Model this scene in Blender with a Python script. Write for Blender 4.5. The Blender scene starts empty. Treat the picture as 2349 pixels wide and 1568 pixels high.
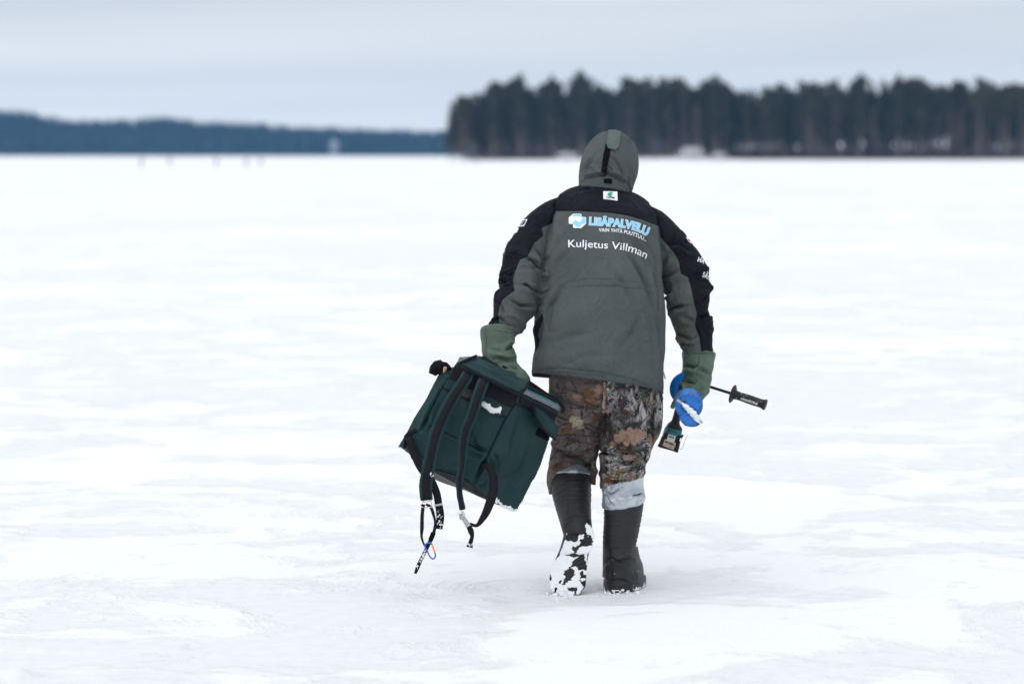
import bpy, bmesh, math, random
import numpy as np
from mathutils import Vector, Matrix
from mathutils.bvhtree import BVHTree

random.seed(7)
rng = np.random.default_rng(11)
scene = bpy.context.scene
COL = scene.collection

# ------------------------------------------------------------------ camera
CAM_H, FOCAL, DIST = 1.65, 105.0, 11.18
FPX = FOCAL / 36.0 * 1024.0
PITCH = math.atan(187.5 / FPX)
cam_d = bpy.data.cameras.new("camera")
cam = bpy.data.objects.new("camera", cam_d)
COL.objects.link(cam)
cam.location = (0, 0, CAM_H)
cam.rotation_euler = (math.pi / 2 - PITCH, 0, 0)
cam_d.lens, cam_d.sensor_width = FOCAL, 36.0
cam_d.clip_start, cam_d.clip_end = 0.1, 12000
cam_d.dof.use_dof = True
cam_d.dof.focus_distance = DIST + 0.05
cam_d.dof.aperture_fstop = 2.6
scene.camera = cam

# ------------------------------------------------------------------ sky, sun, exposure
SUN_EL, SUN_AZ = math.radians(64), math.radians(215)     # azimuth clockwise from +Y
world = bpy.data.worlds.new("World")
scene.world = world
world.use_nodes = True
wn, wl = world.node_tree.nodes, world.node_tree.links
wn.clear()
w_out = wn.new("ShaderNodeOutputWorld")
w_bg = wn.new("ShaderNodeBackground")
w_sky = wn.new("ShaderNodeTexSky")
w_sky.sky_type = 'NISHITA'
w_sky.sun_disc = False
w_sky.sun_elevation, w_sky.sun_rotation = SUN_EL, SUN_AZ
w_scale = wn.new("ShaderNodeVectorMath"); w_scale.operation = 'SCALE'
w_scale.inputs['Scale'].default_value = 0.10
wl.new(w_sky.outputs[0], w_scale.inputs[0])
w_tc = wn.new("ShaderNodeTexCoord")
w_map = wn.new("ShaderNodeMapping")
w_map.inputs['Scale'].default_value = (2.6, 2.6, 34.0)    # stratus: long flat bands
w_map.inputs['Location'].default_value = (0.35, 0.9, 1.45)
wl.new(w_tc.outputs['Generated'], w_map.inputs[0])
w_noise = wn.new("ShaderNodeTexNoise")
w_noise.inputs['Scale'].default_value = 1.0
w_noise.inputs['Detail'].default_value = 4
w_noise.inputs['Roughness'].default_value = 0.45
w_noise.inputs['Distortion'].default_value = 0.5
wl.new(w_map.outputs[0], w_noise.inputs[0])
w_ramp = wn.new("ShaderNodeValToRGB")
w_ramp.color_ramp.elements[0].position = 0.30
w_ramp.color_ramp.elements[0].color = (0.60, 0.66, 0.735, 1)
w_ramp.color_ramp.elements[1].position = 0.66
w_ramp.color_ramp.elements[1].color = (0.84, 0.875, 0.92, 1)
wl.new(w_noise.outputs[0], w_ramp.inputs[0])
w_mix = wn.new("ShaderNodeMix"); w_mix.data_type = 'RGBA'
w_mix.inputs['Factor'].default_value = 0.93
wl.new(w_scale.outputs[0], w_mix.inputs['A'])
wl.new(w_ramp.outputs[0], w_mix.inputs['B'])
wl.new(w_mix.outputs['Result'], w_bg.inputs['Color'])
w_bg.inputs['Strength'].default_value = 1.0
wl.new(w_bg.outputs[0], w_out.inputs[0])

sun_d = bpy.data.lights.new("sun", 'SUN')
sun = bpy.data.objects.new("sun", sun_d)
COL.objects.link(sun)
sun_d.energy, sun_d.angle, sun_d.color = 1.5, math.radians(80), (1.0, 0.965, 0.92)
sdir = Vector((math.sin(SUN_AZ) * math.cos(SUN_EL), math.cos(SUN_AZ) * math.cos(SUN_EL), math.sin(SUN_EL)))
sun.rotation_euler = sdir.to_track_quat('Z', 'Y').to_euler()
sun.location = (-6, -6, 12)

vs = scene.view_settings
scene.display_settings.display_device = 'sRGB'
vs.view_transform, vs.look = 'Standard', 'None'
vs.exposure, vs.gamma, vs.use_curve_mapping = 0.06, 1.0, False
scene.render.engine = 'CYCLES'
scene.cycles.use_denoising = True
scene.cycles.volume_bounces = 1
scene.cycles.max_bounces = 8

# ------------------------------------------------------------------ measuring: photo point + distance -> place in metres
CP, SP = math.cos(PITCH), math.sin(PITCH)
S = 1024.0 / 2349.0
def ray(X, Y):
    x, y = X * S - 512.0, Y * S - 341.5
    v = np.array([x, FPX * CP - y * SP, -FPX * SP - y * CP])
    return v / v[1]
def Q(X, Y, d=0.0):
    return np.array([0, 0, CAM_H]) + ray(X, Y) * (DIST + d)
PX = DIST / FPX / 1.0 * S          # metres per measured pixel where the man stands
def project(V):
    P = V - np.array([0, 0, CAM_H])
    depth = P[:, 1] * CP - P[:, 2] * SP
    up = P[:, 1] * SP + P[:, 2] * CP
    return np.stack([(P[:, 0] / depth * FPX + 512) / S, (341.5 - up / depth * FPX) / S], 1)

# ------------------------------------------------------------------ numpy noise
def _h(i, j, k, s):
    n = (i.astype(np.int64) * 73856093) ^ (j.astype(np.int64) * 19349663) ^ (k.astype(np.int64) * 83492791) ^ (s * 2654435761)
    n = (n ^ (n >> 13)) * 1274126177 & 0x7fffffff
    n = (n ^ (n >> 16)) & 0xffff
    return n / 32767.5 - 1.0
def vnoise(P, s=0):
    F = np.floor(P); f = P - F; f = f * f * f * (f * (f * 6 - 15) + 10)
    i, j, k = F[:, 0], F[:, 1], F[:, 2]
    r = 0
    for a in (0, 1):
        for b in (0, 1):
            for c in (0, 1):
                w = (f[:, 0] if a else 1 - f[:, 0]) * (f[:, 1] if b else 1 - f[:, 1]) * (f[:, 2] if c else 1 - f[:, 2])
                r = r + w * _h(i + a, j + b, k + c, s)
    return r
def fbm(P, s=0, o=4, g=0.5):
    r, a = 0, 1.0
    for n in range(o):
        r = r + a * vnoise(P * (2.0 ** n), s + n * 17); a *= g
    return r
def sstep(a, b, x):
    t = np.clip((x - a) / (b - a), 0, 1); return t * t * (3 - 2 * t)

# ------------------------------------------------------------------ objects
ORG = {}
def mk(name, V, F, mat, parent=None, origin=None, smooth=True, attrs=None):
    """one mesh object; V in world metres; children share their thing's origin"""
    V = np.asarray(V, float)
    if parent is not None:
        o = ORG[parent.name]
    else:
        o = np.asarray(origin if origin is not None else [V[:, 0].mean(), V[:, 1].mean(), V[:, 2].min()], float)
    me = bpy.data.meshes.new(name)
    me.from_pydata((V - o).tolist(), [], [list(map(int, f)) for f in F])
    me.update()
    if smooth:
        me.polygons.foreach_set('use_smooth', np.ones(len(me.polygons), bool))
    if attrs:
        for k, a in attrs.items():
            at = me.attributes.new(k, 'FLOAT', 'POINT')
            at.data.foreach_set('value', np.asarray(a, np.float32))
    for m in (mat if isinstance(mat, (list, tuple)) else [mat]):
        me.materials.append(m)
    ob = bpy.data.objects.new(name, me)
    COL.objects.link(ob)
    if parent is not None:
        ob.parent = parent
    else:
        ob.location = o
    ORG[ob.name] = o
    return ob
def empty(name, origin):
    ob = bpy.data.objects.new(name, None)
    COL.objects.link(ob)
    ob.location = origin
    ob.empty_display_size = 0.1
    ORG[ob.name] = np.asarray(origin, float)
    return ob
def tag(o, label=None, cat=None, group=None, kind=None):
    for k, v in (('label', label), ('category', cat), ('group', group), ('kind', kind)):
        if v: o[k] = v
    return o

# ------------------------------------------------------------------ shapes
def cr(keys, sub):
    """smooth curve through the keys, spaced by chord length so close keys do not overshoot"""
    K = np.asarray(keys, float); n = len(K); c = min(K.shape[1], 3)
    h = np.ones(n - 1) if c == 1 else np.maximum(np.linalg.norm(np.diff(K[:, :c], axis=0), axis=1), 1e-6)
    D = np.diff(K, axis=0) / h[:, None]
    M = np.empty_like(K); M[0], M[-1] = D[0], D[-1]
    for i in range(1, n - 1):
        M[i] = (D[i - 1] * h[i] + D[i] * h[i - 1]) / (h[i - 1] + h[i])
        if c == 3 and K.shape[1] > 3: M[i, 3:] = np.where(D[i - 1, 3:] * D[i, 3:] <= 0, 0, M[i, 3:])
    out = []
    for i in range(n - 1):
        for t in np.linspace(0, 1, sub, endpoint=False):
            t2, t3 = t * t, t ** 3
            out.append((2 * t3 - 3 * t2 + 1) * K[i] + (t3 - 2 * t2 + t) * h[i] * M[i] + (3 * t2 - 2 * t3) * K[i + 1] + (t3 - t2) * h[i] * M[i + 1])
    out.append(K[-1])
    return np.array(out)
def rings_to_mesh(R, cap=True):
    R = np.asarray(R); m, n = R.shape[:2]
    V = R.reshape(-1, 3); F = []
    for i in range(m - 1):
        for j in range(n):
            k = (j + 1) % n
            F.append((i * n + j, i * n + k, (i + 1) * n + k, (i + 1) * n + j))
    if cap:
        V = np.vstack([V, R[0].mean(0), R[-1].mean(0)])
        a, b = len(V) - 2, len(V) - 1
        for j in range(n):
            k = (j + 1) % n
            F.append((a, k, j)); F.append((b, (m - 1) * n + j, (m - 1) * n + k))
    return V, F
def loft(keys, n=40, sub=5, e=2.0, scale=1.0, cap=True, rings=False):
    """limb: keys (X, Y, d, half-width px, half-depth m), rings square to the limb"""
    C = np.array([np.r_[Q(k[0], k[1], k[2]), k[3] * PX * scale, k[4] * scale] for k in keys])
    C = cr(C, sub)
    T = np.gradient(C[:, :3], axis=0); T /= np.linalg.norm(T, axis=1)[:, None]
    th = np.linspace(0, 2 * np.pi, n, endpoint=False)
    c, s = np.cos(th), np.sin(th)
    cc, ss = np.sign(c) * abs(c) ** (2 / e), np.sign(s) * abs(s) ** (2 / e)
    R = []
    for p, t in zip(C, T):
        u = np.cross(t, [0, 1, 0]); u /= np.linalg.norm(u)
        v = np.cross(t, u)
        R.append(p[:3] + cc[:, None] * u * p[3] + ss[:, None] * v * p[4])
    return R if rings else rings_to_mesh(R, cap)
def hloft(keys, n=56, sub=5, e=2.3, scale=1.0, cap=True):
    """trunk: keys (X, Y, d, half-width px, half-depth m, side drop px, back lift px), level rings"""
    C = np.array([np.r_[Q(k[0], k[1], k[2]), k[3] * PX * scale, k[4] * scale,
                        (k[5] if len(k) > 5 else 0) * PX, (k[6] if len(k) > 6 else 0) * PX] for k in keys])
    C = cr(C, sub)
    th = np.linspace(0, 2 * np.pi, n, endpoint=False)
    c, s = np.cos(th), np.sin(th)
    cc, ss = np.sign(c) * abs(c) ** (2 / e), np.sign(s) * abs(s) ** (2 / e)
    R = []
    for p in C:
        z = -p[5] * cc + p[6] * np.clip(-ss, 0, 1) ** .5
        R.append(p[:3] + np.stack([cc * p[3], ss * p[4], z], 1))
    return rings_to_mesh(R, cap)
def join(parts):
    V, F, o = [], [], 0
    for v, f in parts:
        V.append(np.asarray(v, float)); F += [tuple(i + o for i in q) for q in f]; o += len(v)
    return np.vstack(V), F
def tube(P, r, n=8, sub=4, closed=False):
    P = np.asarray(P, float)
    r = np.full(len(P), r) if np.isscalar(r) else np.asarray(r, float)
    C = cr(np.c_[P, r], sub) if sub > 1 else np.c_[P, r]
    T = np.gradient(C[:, :3], axis=0); T /= np.maximum(np.linalg.norm(T, axis=1), 1e-9)[:, None]
    R = []; th = np.linspace(0, 2 * np.pi, n, endpoint=False)
    ref = np.array([0.13, 0.9, 0.31])
    for p, t in zip(C, T):
        u = np.cross(t, ref); u /= max(np.linalg.norm(u), 1e-9); v = np.cross(t, u)
        R.append(p[:3] + (np.cos(th)[:, None] * u + np.sin(th)[:, None] * v) * p[3])
    return rings_to_mesh(R, True)
def lathe(A, B, prof, n=28):
    """turned shape on the axis A->B, prof = (t, radius m)"""
    A, B = np.asarray(A, float), np.asarray(B, float); t = B - A; t = t / np.linalg.norm(t)
    u = np.cross(t, [0.13, 0.21, 0.95]); u /= np.linalg.norm(u); v = np.cross(t, u)
    th = np.linspace(0, 2 * np.pi, n, endpoint=False)
    R = [A + (B - A) * a + (np.cos(th)[:, None] * u + np.sin(th)[:, None] * v) * r for a, r in prof]
    return rings_to_mesh(R, True)
def ribbon(pts, w, th=0.003, sub=6, twist=None):
    """webbing: pts (X, Y, d), w px (number or list), lying roughly across the line of sight"""
    P = np.array([Q(*p) for p in pts])
    w = np.full(len(P), w, float) if np.isscalar(w) else np.asarray(w, float)
    tw = np.zeros(len(P)) if twist is None else np.asarray(twist, float)
    C = cr(np.c_[P, w * PX / 2, tw], sub)
    T = np.gradient(C[:, :3], axis=0); T /= np.linalg.norm(T, axis=1)[:, None]
    R = []
    for p, t in zip(C, T):
        s = np.cross(t, [0, 1, 0]); s /= np.linalg.norm(s); nn = np.cross(s, t)
        s, nn = s * math.cos(p[4]) + nn * math.sin(p[4]), nn * math.cos(p[4]) - s * math.sin(p[4])
        h, q = s * p[3], nn * th / 2
        R.append([p[:3] - h - q, p[:3] + h - q, p[:3] + h + q, p[:3] - h + q])
    return rings_to_mesh(R, True)
def box(c, s, rot=None):
    c = np.asarray(c, float); s = np.asarray(s, float) / 2
    V = np.array([[x, y, z] for x in (-1, 1) for y in (-1, 1) for z in (-1, 1)]) * s
    if rot is not None: V = V @ np.array(rot).T
    return V + c, [(0, 1, 3, 2), (4, 6, 7, 5), (0, 4, 5, 1), (2, 3, 7, 6), (0, 2, 6, 4), (1, 5, 7, 3)]
def prism(front, back):
    """closed shape between two point loops of equal length"""
    return rings_to_mesh([np.asarray(front, float), np.asarray(back, float)], True)

def remesh(V, F, voxel, smooth=4, lam=0.5):
    me = bpy.data.meshes.new("tmp"); me.from_pydata(np.asarray(V).tolist(), [], F)
    ob = bpy.data.objects.new("tmp", me); COL.objects.link(ob)
    m = ob.modifiers.new("r", 'REMESH'); m.mode = 'VOXEL'; m.voxel_size = voxel; m.adaptivity = 0
    dg = bpy.context.evaluated_depsgraph_get()
    me2 = bpy.data.meshes.new_from_object(ob.evaluated_get(dg))
    n = len(me2.vertices); V2 = np.empty(n * 3); me2.vertices.foreach_get('co', V2); V2 = V2.reshape(-1, 3)
    ne = len(me2.edges); E = np.empty(ne * 2, np.int32); me2.edges.foreach_get('vertices', E); E = E.reshape(-1, 2)
    nl = len(me2.loops); L = np.empty(nl, np.int32); me2.loops.foreach_get('vertex_index', L)
    ls = np.empty(len(me2.polygons), np.int32); me2.polygons.foreach_get('loop_start', ls)
    lt = np.empty(len(me2.polygons), np.int32); me2.polygons.foreach_get('loop_total', lt)
    F2 = [tuple(L[a:a + b]) for a, b in zip(ls, lt)]
    bpy.data.objects.remove(ob); bpy.data.meshes.remove(me); bpy.data.meshes.remove(me2)
    V2 = relax(V2, E, smooth, lam)
    return V2, F2, E
def relax(V, E, it, lam=0.5):
    n = len(V); deg = np.maximum(np.bincount(E.ravel(), minlength=n), 1)
    for k in range(it):
        l = lam if k % 2 == 0 else -lam * 0.92
        if it < 0: l = lam
        A = np.zeros_like(V)
        for c in range(3):
            A[:, c] = np.bincount(E[:, 0], V[E[:, 1], c], n) + np.bincount(E[:, 1], V[E[:, 0], c], n)
        V = V + l * (A / deg[:, None] - V)
    return V
def vnormals(V, F):
    Q4 = np.array([f if len(f) == 4 else (f[0], f[1], f[2], f[2]) for f in F])
    N = np.cross(V[Q4[:, 2]] - V[Q4[:, 0]], V[Q4[:, 3]] - V[Q4[:, 1]])
    bad = Q4[:, 2] == Q4[:, 3]
    if bad.any():
        N[bad] = np.cross(V[Q4[bad, 1]] - V[Q4[bad, 0]], V[Q4[bad, 2]] - V[Q4[bad, 0]])
    O = np.zeros_like(V)
    for k in range(4):
        for c in range(3):
            O[:, c] += np.bincount(Q4[:, k], N[:, c], len(V))
    return O / np.maximum(np.linalg.norm(O, axis=1), 1e-12)[:, None]
def stroke_dist(XY, pts):
    pts = np.asarray(pts, float)
    seg = np.linalg.norm(np.diff(pts, axis=0), axis=1); tot = seg.sum(); acc = 0
    best = np.full(len(XY), 1e9); sd = np.zeros(len(XY)); tau = np.zeros(len(XY))
    for a, b, l in zip(pts[:-1], pts[1:], seg):
        t = np.clip(((XY - a) @ (b - a)) / (l * l), 0, 1)
        D = XY - (a + t[:, None] * (b - a)); dd = np.linalg.norm(D, axis=1)
        m = dd < best
        sg = np.sign((b - a)[0] * D[:, 1] - (b - a)[1] * D[:, 0])
        best[m] = dd[m]; sd[m] = (dd * sg)[m]; tau[m] = ((acc + t * l) / tot)[m]
        acc += l
    return best, sd, tau
def folds(V, N, strokes, sel=None, GAIN=1.9, W=1.0):
    """creases and ridges in the cloth: (points, width px, depth m, ridge on which side: -1, 0, 1)"""
    XY = project(V); disp = np.zeros(len(V))
    face = sstep(0.15, -0.35, N[:, 1])
    for pts, w, dep, side in strokes:
        w = w * W
        _, s, tau = stroke_dist(XY, pts)
        tp = np.sin(np.pi * np.clip(tau, 0.04, 0.96)) ** 0.6
        dz = -dep * np.exp(-(s / w) ** 2)
        if side:
            dz = dz + 0.75 * abs(dep) * np.exp(-((s * side - 2.1 * w) / (1.5 * w)) ** 2)
        disp += GAIN * dz * tp
    disp *= face
    if sel is not None: disp *= sel
    return V + N * disp[:, None]
def poly_sd(XY, poly):
    """signed distance in px, positive inside"""
    P = np.asarray(poly, float); n = len(P)
    best = np.full(len(XY), 1e9); ins = np.zeros(len(XY), bool)
    for i in range(n):
        a, b = P[i], P[(i + 1) % n]; ab = b - a
        t = np.clip(((XY - a) @ ab) / max(ab @ ab, 1e-9), 0, 1)
        best = np.minimum(best, np.linalg.norm(XY - (a + t[:, None] * ab), axis=1))
        c = (a[1] > XY[:, 1]) != (b[1] > XY[:, 1])
        with np.errstate(divide='ignore', invalid='ignore'):
            xi = a[0] + (XY[:, 1] - a[1]) * ab[0] / ab[1]
        ins ^= c & (XY[:, 0] < xi)
    return np.where(ins, best, -best)
def bvh_of(V, F):
    return BVHTree.FromPolygons([Vector(v) for v in V], F)

# prints, patches and trims that follow the cloth below them
def lay(bvh, V2, F2, off=0.0015, thick=0.0, maxlen=6.0):
    bm = bmesh.new()
    vv = [bm.verts.new((x, y, 0)) for x, y in V2]
    for f in F2:
        try: bm.faces.new([vv[i] for i in f])
        except ValueError: pass
    bmesh.ops.triangulate(bm, faces=bm.faces[:])
    for _ in range(7):
        es = [e for e in bm.edges if e.calc_length() > maxlen]
        if not es: break
        bmesh.ops.subdivide_edges(bm, edges=es, cuts=1)
        bmesh.ops.triangulate(bm, faces=[f for f in bm.faces if len(f.verts) > 3])
    bm.verts.ensure_lookup_table()
    P, H, ok = [], [], []
    o = Vector((0, 0, CAM_H))
    for v in bm.verts:
        r = Vector(ray(v.co.x, v.co.y)).normalized()
        loc, nor, idx, dist = bvh.ray_cast(o, r)
        if loc is None:
            P.append((0, 0, 0)); H.append((0, 0, 0)); ok.append(False); continue
        if nor.dot(r) > 0: nor = -nor
        nn = (nor * 0.6 - r * 0.4).normalized()
        P.append(loc + nn * off); H.append(loc - nn * 0.002); ok.append(True)
    for v, i in zip(bm.verts, range(len(ok))): v.index = i
    F, edges = [], {}
    for f in bm.faces:
        ids = [v.index for v in f.verts]
        if all(ok[i] for i in ids):
            # no long jumps across gaps
            if max((Vector(P[a]) - Vector(P[b])).length for a, b in zip(ids, ids[1:] + ids[:1])) > 0.06: continue
            a, b, c = [Vector(P[i]) for i in ids[:3]]
            if (b - a).cross(c - a).dot(a - o) > 0: ids = ids[::-1]
            F.append(ids)
            for a, b in zip(ids, ids[1:] + ids[:1]):
                if (b, a) in edges: del edges[(b, a)]
                else: edges[(a, b)] = 1
    bm.free()
    V = [tuple(p) for p in P]
    if thick > 0:
        low = {}
        for (a, b) in edges:
            for i in (a, b):
                if i not in low:
                    low[i] = len(V); V.append(tuple(H[i]))
            F.append([b, a, low[a], low[b]])
    used = sorted({i for f in F for i in f}); mp = {i: k for k, i in enumerate(used)}
    if not used: return np.zeros((0, 3)), []
    return np.array([V[i] for i in used]), [[mp[i] for i in f] for f in F]
def largest(V, F):
    par = list(range(len(V)))
    def fd(i):
        while par[i] != i: par[i] = par[par[i]]; i = par[i]
        return i
    for f in F:
        for a in f[1:]: par[fd(a)] = fd(f[0])
    cnt = {}
    for f in F: cnt[fd(f[0])] = cnt.get(fd(f[0]), 0) + 1
    if len(cnt) < 2: return V, F
    r = max(cnt, key=cnt.get); F = [f for f in F if fd(f[0]) == r]
    used = sorted({i for f in F for i in f}); mp = {i: k for k, i in enumerate(used)}
    return np.asarray(V)[used], [[mp[i] for i in f] for f in F]
def patch(name, bvh, poly, mat, parent, off=0.003, thick=1.0, **k):
    V, F = largest(*lay(bvh, poly, [list(range(len(poly)))], off, thick, **k))
    return mk(name, V, F, mat, parent, smooth=False) if len(F) else None
def strip2d(pts, w, sub=4):
    P = cr(pts, sub); T = np.gradient(P, axis=0); T /= np.linalg.norm(T, axis=1)[:, None]
    Nn = np.stack([-T[:, 1], T[:, 0]], 1)
    w = np.full(len(pts), w, float) if np.isscalar(w) else np.asarray(w, float)
    W = cr(w[:, None], sub)
    A, B = P + Nn * W / 2, P - Nn * W / 2
    n = len(P); V = np.vstack([A, B])
    return V, [[i, i + 1, n + i + 1, n + i] for i in range(n - 1)]
def trim(name, bvh, pts, w, mat, parent, off=0.004, thick=1.0):
    V2, F2 = strip2d(pts, w)
    V, F = lay(bvh, V2, F2, off, thick)
    return mk(name, V, F, mat, parent, smooth=False) if len(F) else None
def text_mesh(body, weight=0.0, shear=0.0, spacing=1.0):
    cu = bpy.data.curves.new("t", 'FONT'); cu.body = body; cu.offset = weight; cu.shear = shear
    cu.space_character = spacing; cu.resolution_u = 4
    ob = bpy.data.objects.new("t", cu); COL.objects.link(ob)
    dg = bpy.context.evaluated_depsgraph_get(); me = bpy.data.meshes.new_from_object(ob.evaluated_get(dg))
    V = np.array([v.co[:2] for v in me.vertices]); F = [list(p.vertices) for p in me.polygons]
    bpy.data.objects.remove(ob); bpy.data.curves.remove(cu); bpy.data.meshes.remove(me)
    return V, F
def lettering(name, bvh, body, base, cap, mat, parent, weight=0.0, off=0.0015, cutX=None, box2=None, **k):
    """text along a baseline (list of X, Y px), cap height px"""
    V, F = text_mesh(body, weight, **k)
    x0, x1 = box2 if box2 else (V[:, 0].min(), V[:, 0].max())
    base = np.asarray(base, float)
    B = cr(base, 8); L = np.r_[0, np.cumsum(np.linalg.norm(np.diff(B, axis=0), axis=1))]
    u = (V[:, 0] - x0) / (x1 - x0) * L[-1]
    T = np.gradient(B, axis=0); T /= np.linalg.norm(T, axis=1)[:, None]
    bx, by = np.interp(u, L, B[:, 0]), np.interp(u, L, B[:, 1])
    tx, ty = np.interp(u, L, T[:, 0]), np.interp(u, L, T[:, 1])
    bx = bx + np.minimum(u, 0) * T[0, 0] + np.maximum(u - L[-1], 0) * T[-1, 0]
    by = by + np.minimum(u, 0) * T[0, 1] + np.maximum(u - L[-1], 0) * T[-1, 1]
    h = V[:, 1] / 0.69 * cap
    XY = np.stack([bx + ty * h * 0.8, by - h], 1)
    if cutX: F = [f for f in F if all(XY[i, 0] < cutX for i in f)]
    W, G = lay(bvh, XY, F, off, 0.0, 5.0)
    return (mk(name, W, G, mat, parent, smooth=False) if len(G) else None), (x0, x1)

# ------------------------------------------------------------------ materials
def new_mat(name):
    m = bpy.data.materials.new(name); m.use_nodes = True
    nt = m.node_tree
    return m, nt.nodes, nt.links, nt.nodes['Principled BSDF']
def mixc(n, l, fac, a, b):
    x = n.new("ShaderNodeMix"); x.data_type = 'RGBA'
    for s, v in (('Factor', fac), ('A', a), ('B', b)):
        if isinstance(v, (int, float)): x.inputs[s].default_value = v
        elif isinstance(v, tuple): x.inputs[s].default_value = (*v, 1)
        else: l.new(v, x.inputs[s])
    return x.outputs['Result']
def ntex(n, l, scale, detail=4, rough=0.5, dist=0.0, stretch=None, coord='Object'):
    tc = n.new("ShaderNodeTexCoord"); t = n.new("ShaderNodeTexNoise")
    t.inputs['Scale'].default_value, t.inputs['Detail'].default_value = scale, detail
    t.inputs['Roughness'].default_value, t.inputs['Distortion'].default_value = rough, dist
    if stretch:
        mp = n.new("ShaderNodeMapping"); mp.inputs['Scale'].default_value = stretch
        l.new(tc.outputs[coord], mp.inputs[0]); l.new(mp.outputs[0], t.inputs[0])
    else: l.new(tc.outputs[coord], t.inputs[0])
    return t.outputs[0]
def ramp(n, l, src, lo, hi, c0=(0, 0, 0), c1=(1, 1, 1)):
    r = n.new("ShaderNodeValToRGB"); e = r.color_ramp.elements
    e[0].position, e[0].color, e[1].position, e[1].color = lo, (*c0, 1), hi, (*c1, 1)
    l.new(src, r.inputs[0]); return r.outputs[0]
def attr(n, name):
    a = n.new("ShaderNodeAttribute"); a.attribute_name = name; return a.outputs['Fac']
def bump(n, l, b, src, strength, dist):
    x = n.new("ShaderNodeBump"); x.inputs['Strength'].default_value = strength; x.inputs['Distance'].default_value = dist
    l.new(src, x.inputs['Height']); l.new(x.outputs[0], b.inputs['Normal']); return x
def simple(name, col, rough=0.6, metal=0.0, var=0.18, vs_=60, bs=0.25, bd=0.001, spec=0.5, vdet=5):
    m, n, l, b = new_mat(name)
    nz = ntex(n, l, vs_, vdet)
    dark = tuple(c * (1 - var) for c in col); lite = tuple(min(c * (1 + var), 1) for c in col)
    l.new(mixc(n, l, ramp(n, l, nz, 0.3, 0.7), dark, lite), b.inputs['Base Color'])
    b.inputs['Roughness'].default_value, b.inputs['Metallic'].default_value = rough, metal
    b.inputs['Specular IOR Level'].default_value = spec
    if bs: bump(n, l, b, ntex(n, l, vs_ * 6, 3), bs, bd)
    return m
# ================================================================== SETTING
# ------------------------------------------------------------------ frozen lake: snow crust over grey ice
m, n, l, b = new_mat("snow_on_ice")
f1 = ntex(n, l, 0.8, 8, 0.66, 0.8)
f2 = ntex(n, l, 3.2, 6, 0.6, 0.4)
f3 = ntex(n, l, 0.11, 4, 0.5, 0.3)
add = n.new("ShaderNodeMath"); add.operation = 'MULTIPLY_ADD'; add.inputs[1].default_value = 0.34
l.new(f2, add.inputs[0]); l.new(f1, add.inputs[2])
add2 = n.new("ShaderNodeMath"); add2.operation = 'MULTIPLY_ADD'; add2.inputs[1].default_value = 0.55
l.new(f3, add2.inputs[0]); l.new(add.outputs[0], add2.inputs[2])
icef = ramp(n, l, add2.outputs[0], 0.895, 0.985)
grain = ramp(n, l, ntex(n, l, 160, 3, 0.7), 0.35, 0.65)
snowc = mixc(n, l, grain, (0.855, 0.865, 0.878), (0.935, 0.94, 0.945))
icec = mixc(n, l, ramp(n, l, ntex(n, l, 14, 6, 0.65), 0.3, 0.7), (0.80, 0.808, 0.814), (0.872, 0.88, 0.887))
l.new(mixc(n, l, icef, icec, snowc), b.inputs['Base Color'])
rr = n.new("ShaderNodeMapRange"); rr.inputs['To Min'].default_value, rr.inputs['To Max'].default_value = 0.5, 0.9
l.new(icef, rr.inputs[0]); l.new(rr.outputs[0], b.inputs['Roughness'])
b.inputs['Specular IOR Level'].default_value = 0.25
hb = n.new("ShaderNodeMath"); hb.operation = 'MULTIPLY_ADD'; hb.inputs[1].default_value = 0.25
l.new(ntex(n, l, 45, 9, 0.8), hb.inputs[0]); l.new(icef, hb.inputs[2])
bump(n, l, b, hb.outputs[0], 0.6, 0.03)
M_SNOWICE = m

ang = np.radians(np.r_[np.linspace(-180, -24, 40, endpoint=False), np.linspace(-24, -12, 30, endpoint=False),
                       np.linspace(-12, 12, 300, endpoint=False), np.linspace(12, 24, 30, endpoint=False), np.linspace(24, 180, 40, endpoint=False)])
rad = np.r_[np.linspace(0.5, 7.5, 10, endpoint=False), np.linspace(7.5, 13.5, 240, endpoint=False),
            13.5 * (5200 / 13.5) ** (np.linspace(0, 1, 200) ** 1.15)]
A, Rr = np.meshgrid(ang, rad)
gx, gy = Rr * np.sin(A), Rr * np.cos(A)
P = np.stack([gx.ravel(), gy.ravel(), np.zeros(gx.size)], 1)
fade = np.clip(1 - P[:, 1] / 400, 0, 1) * sstep(0, 4, np.hypot(P[:, 0], P[:, 1]))
hz = 0.012 * fbm(P * [0.7, 0.7, 1], 3, 4) + 0.02 * vnoise(P * 0.13, 9)
hz += 0.009 * sstep(0.15, 0.4, fbm(P * [2.2, 2.2, 1], 21, 4))
XYg = project(P + 1e-6)
# lumps of frozen slush at the near left corner
lump = sstep(9.6, 9.3, P[:, 1]) * sstep(-0.4, -1.0, P[:, 0])
hz += lump * 0.035 * np.clip(fbm(P * [5, 5, 1], 5, 3) - 0.15, 0, 1)
stand = np.exp(-(((P[:, 0] - 0.15) / 1.3) ** 2 + ((P[:, 1] - 11.3) / 1.3) ** 2))
P[:, 2] = hz * fade * (1 - 0.9 * stand) - 0.004 * stand
m_, n_ = gx.shape
idx = np.arange(m_ * n_).reshape(m_, n_); nx = np.roll(idx, -1, axis=1)
F = np.stack([idx[:-1], nx[:-1], nx[1:], idx[1:]], -1).reshape(-1, 4)[:, ::-1]
ice = mk("frozen_lake", P, F, M_SNOWICE, origin=(0, 0, 0))
tag(ice, kind='structure')

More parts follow.
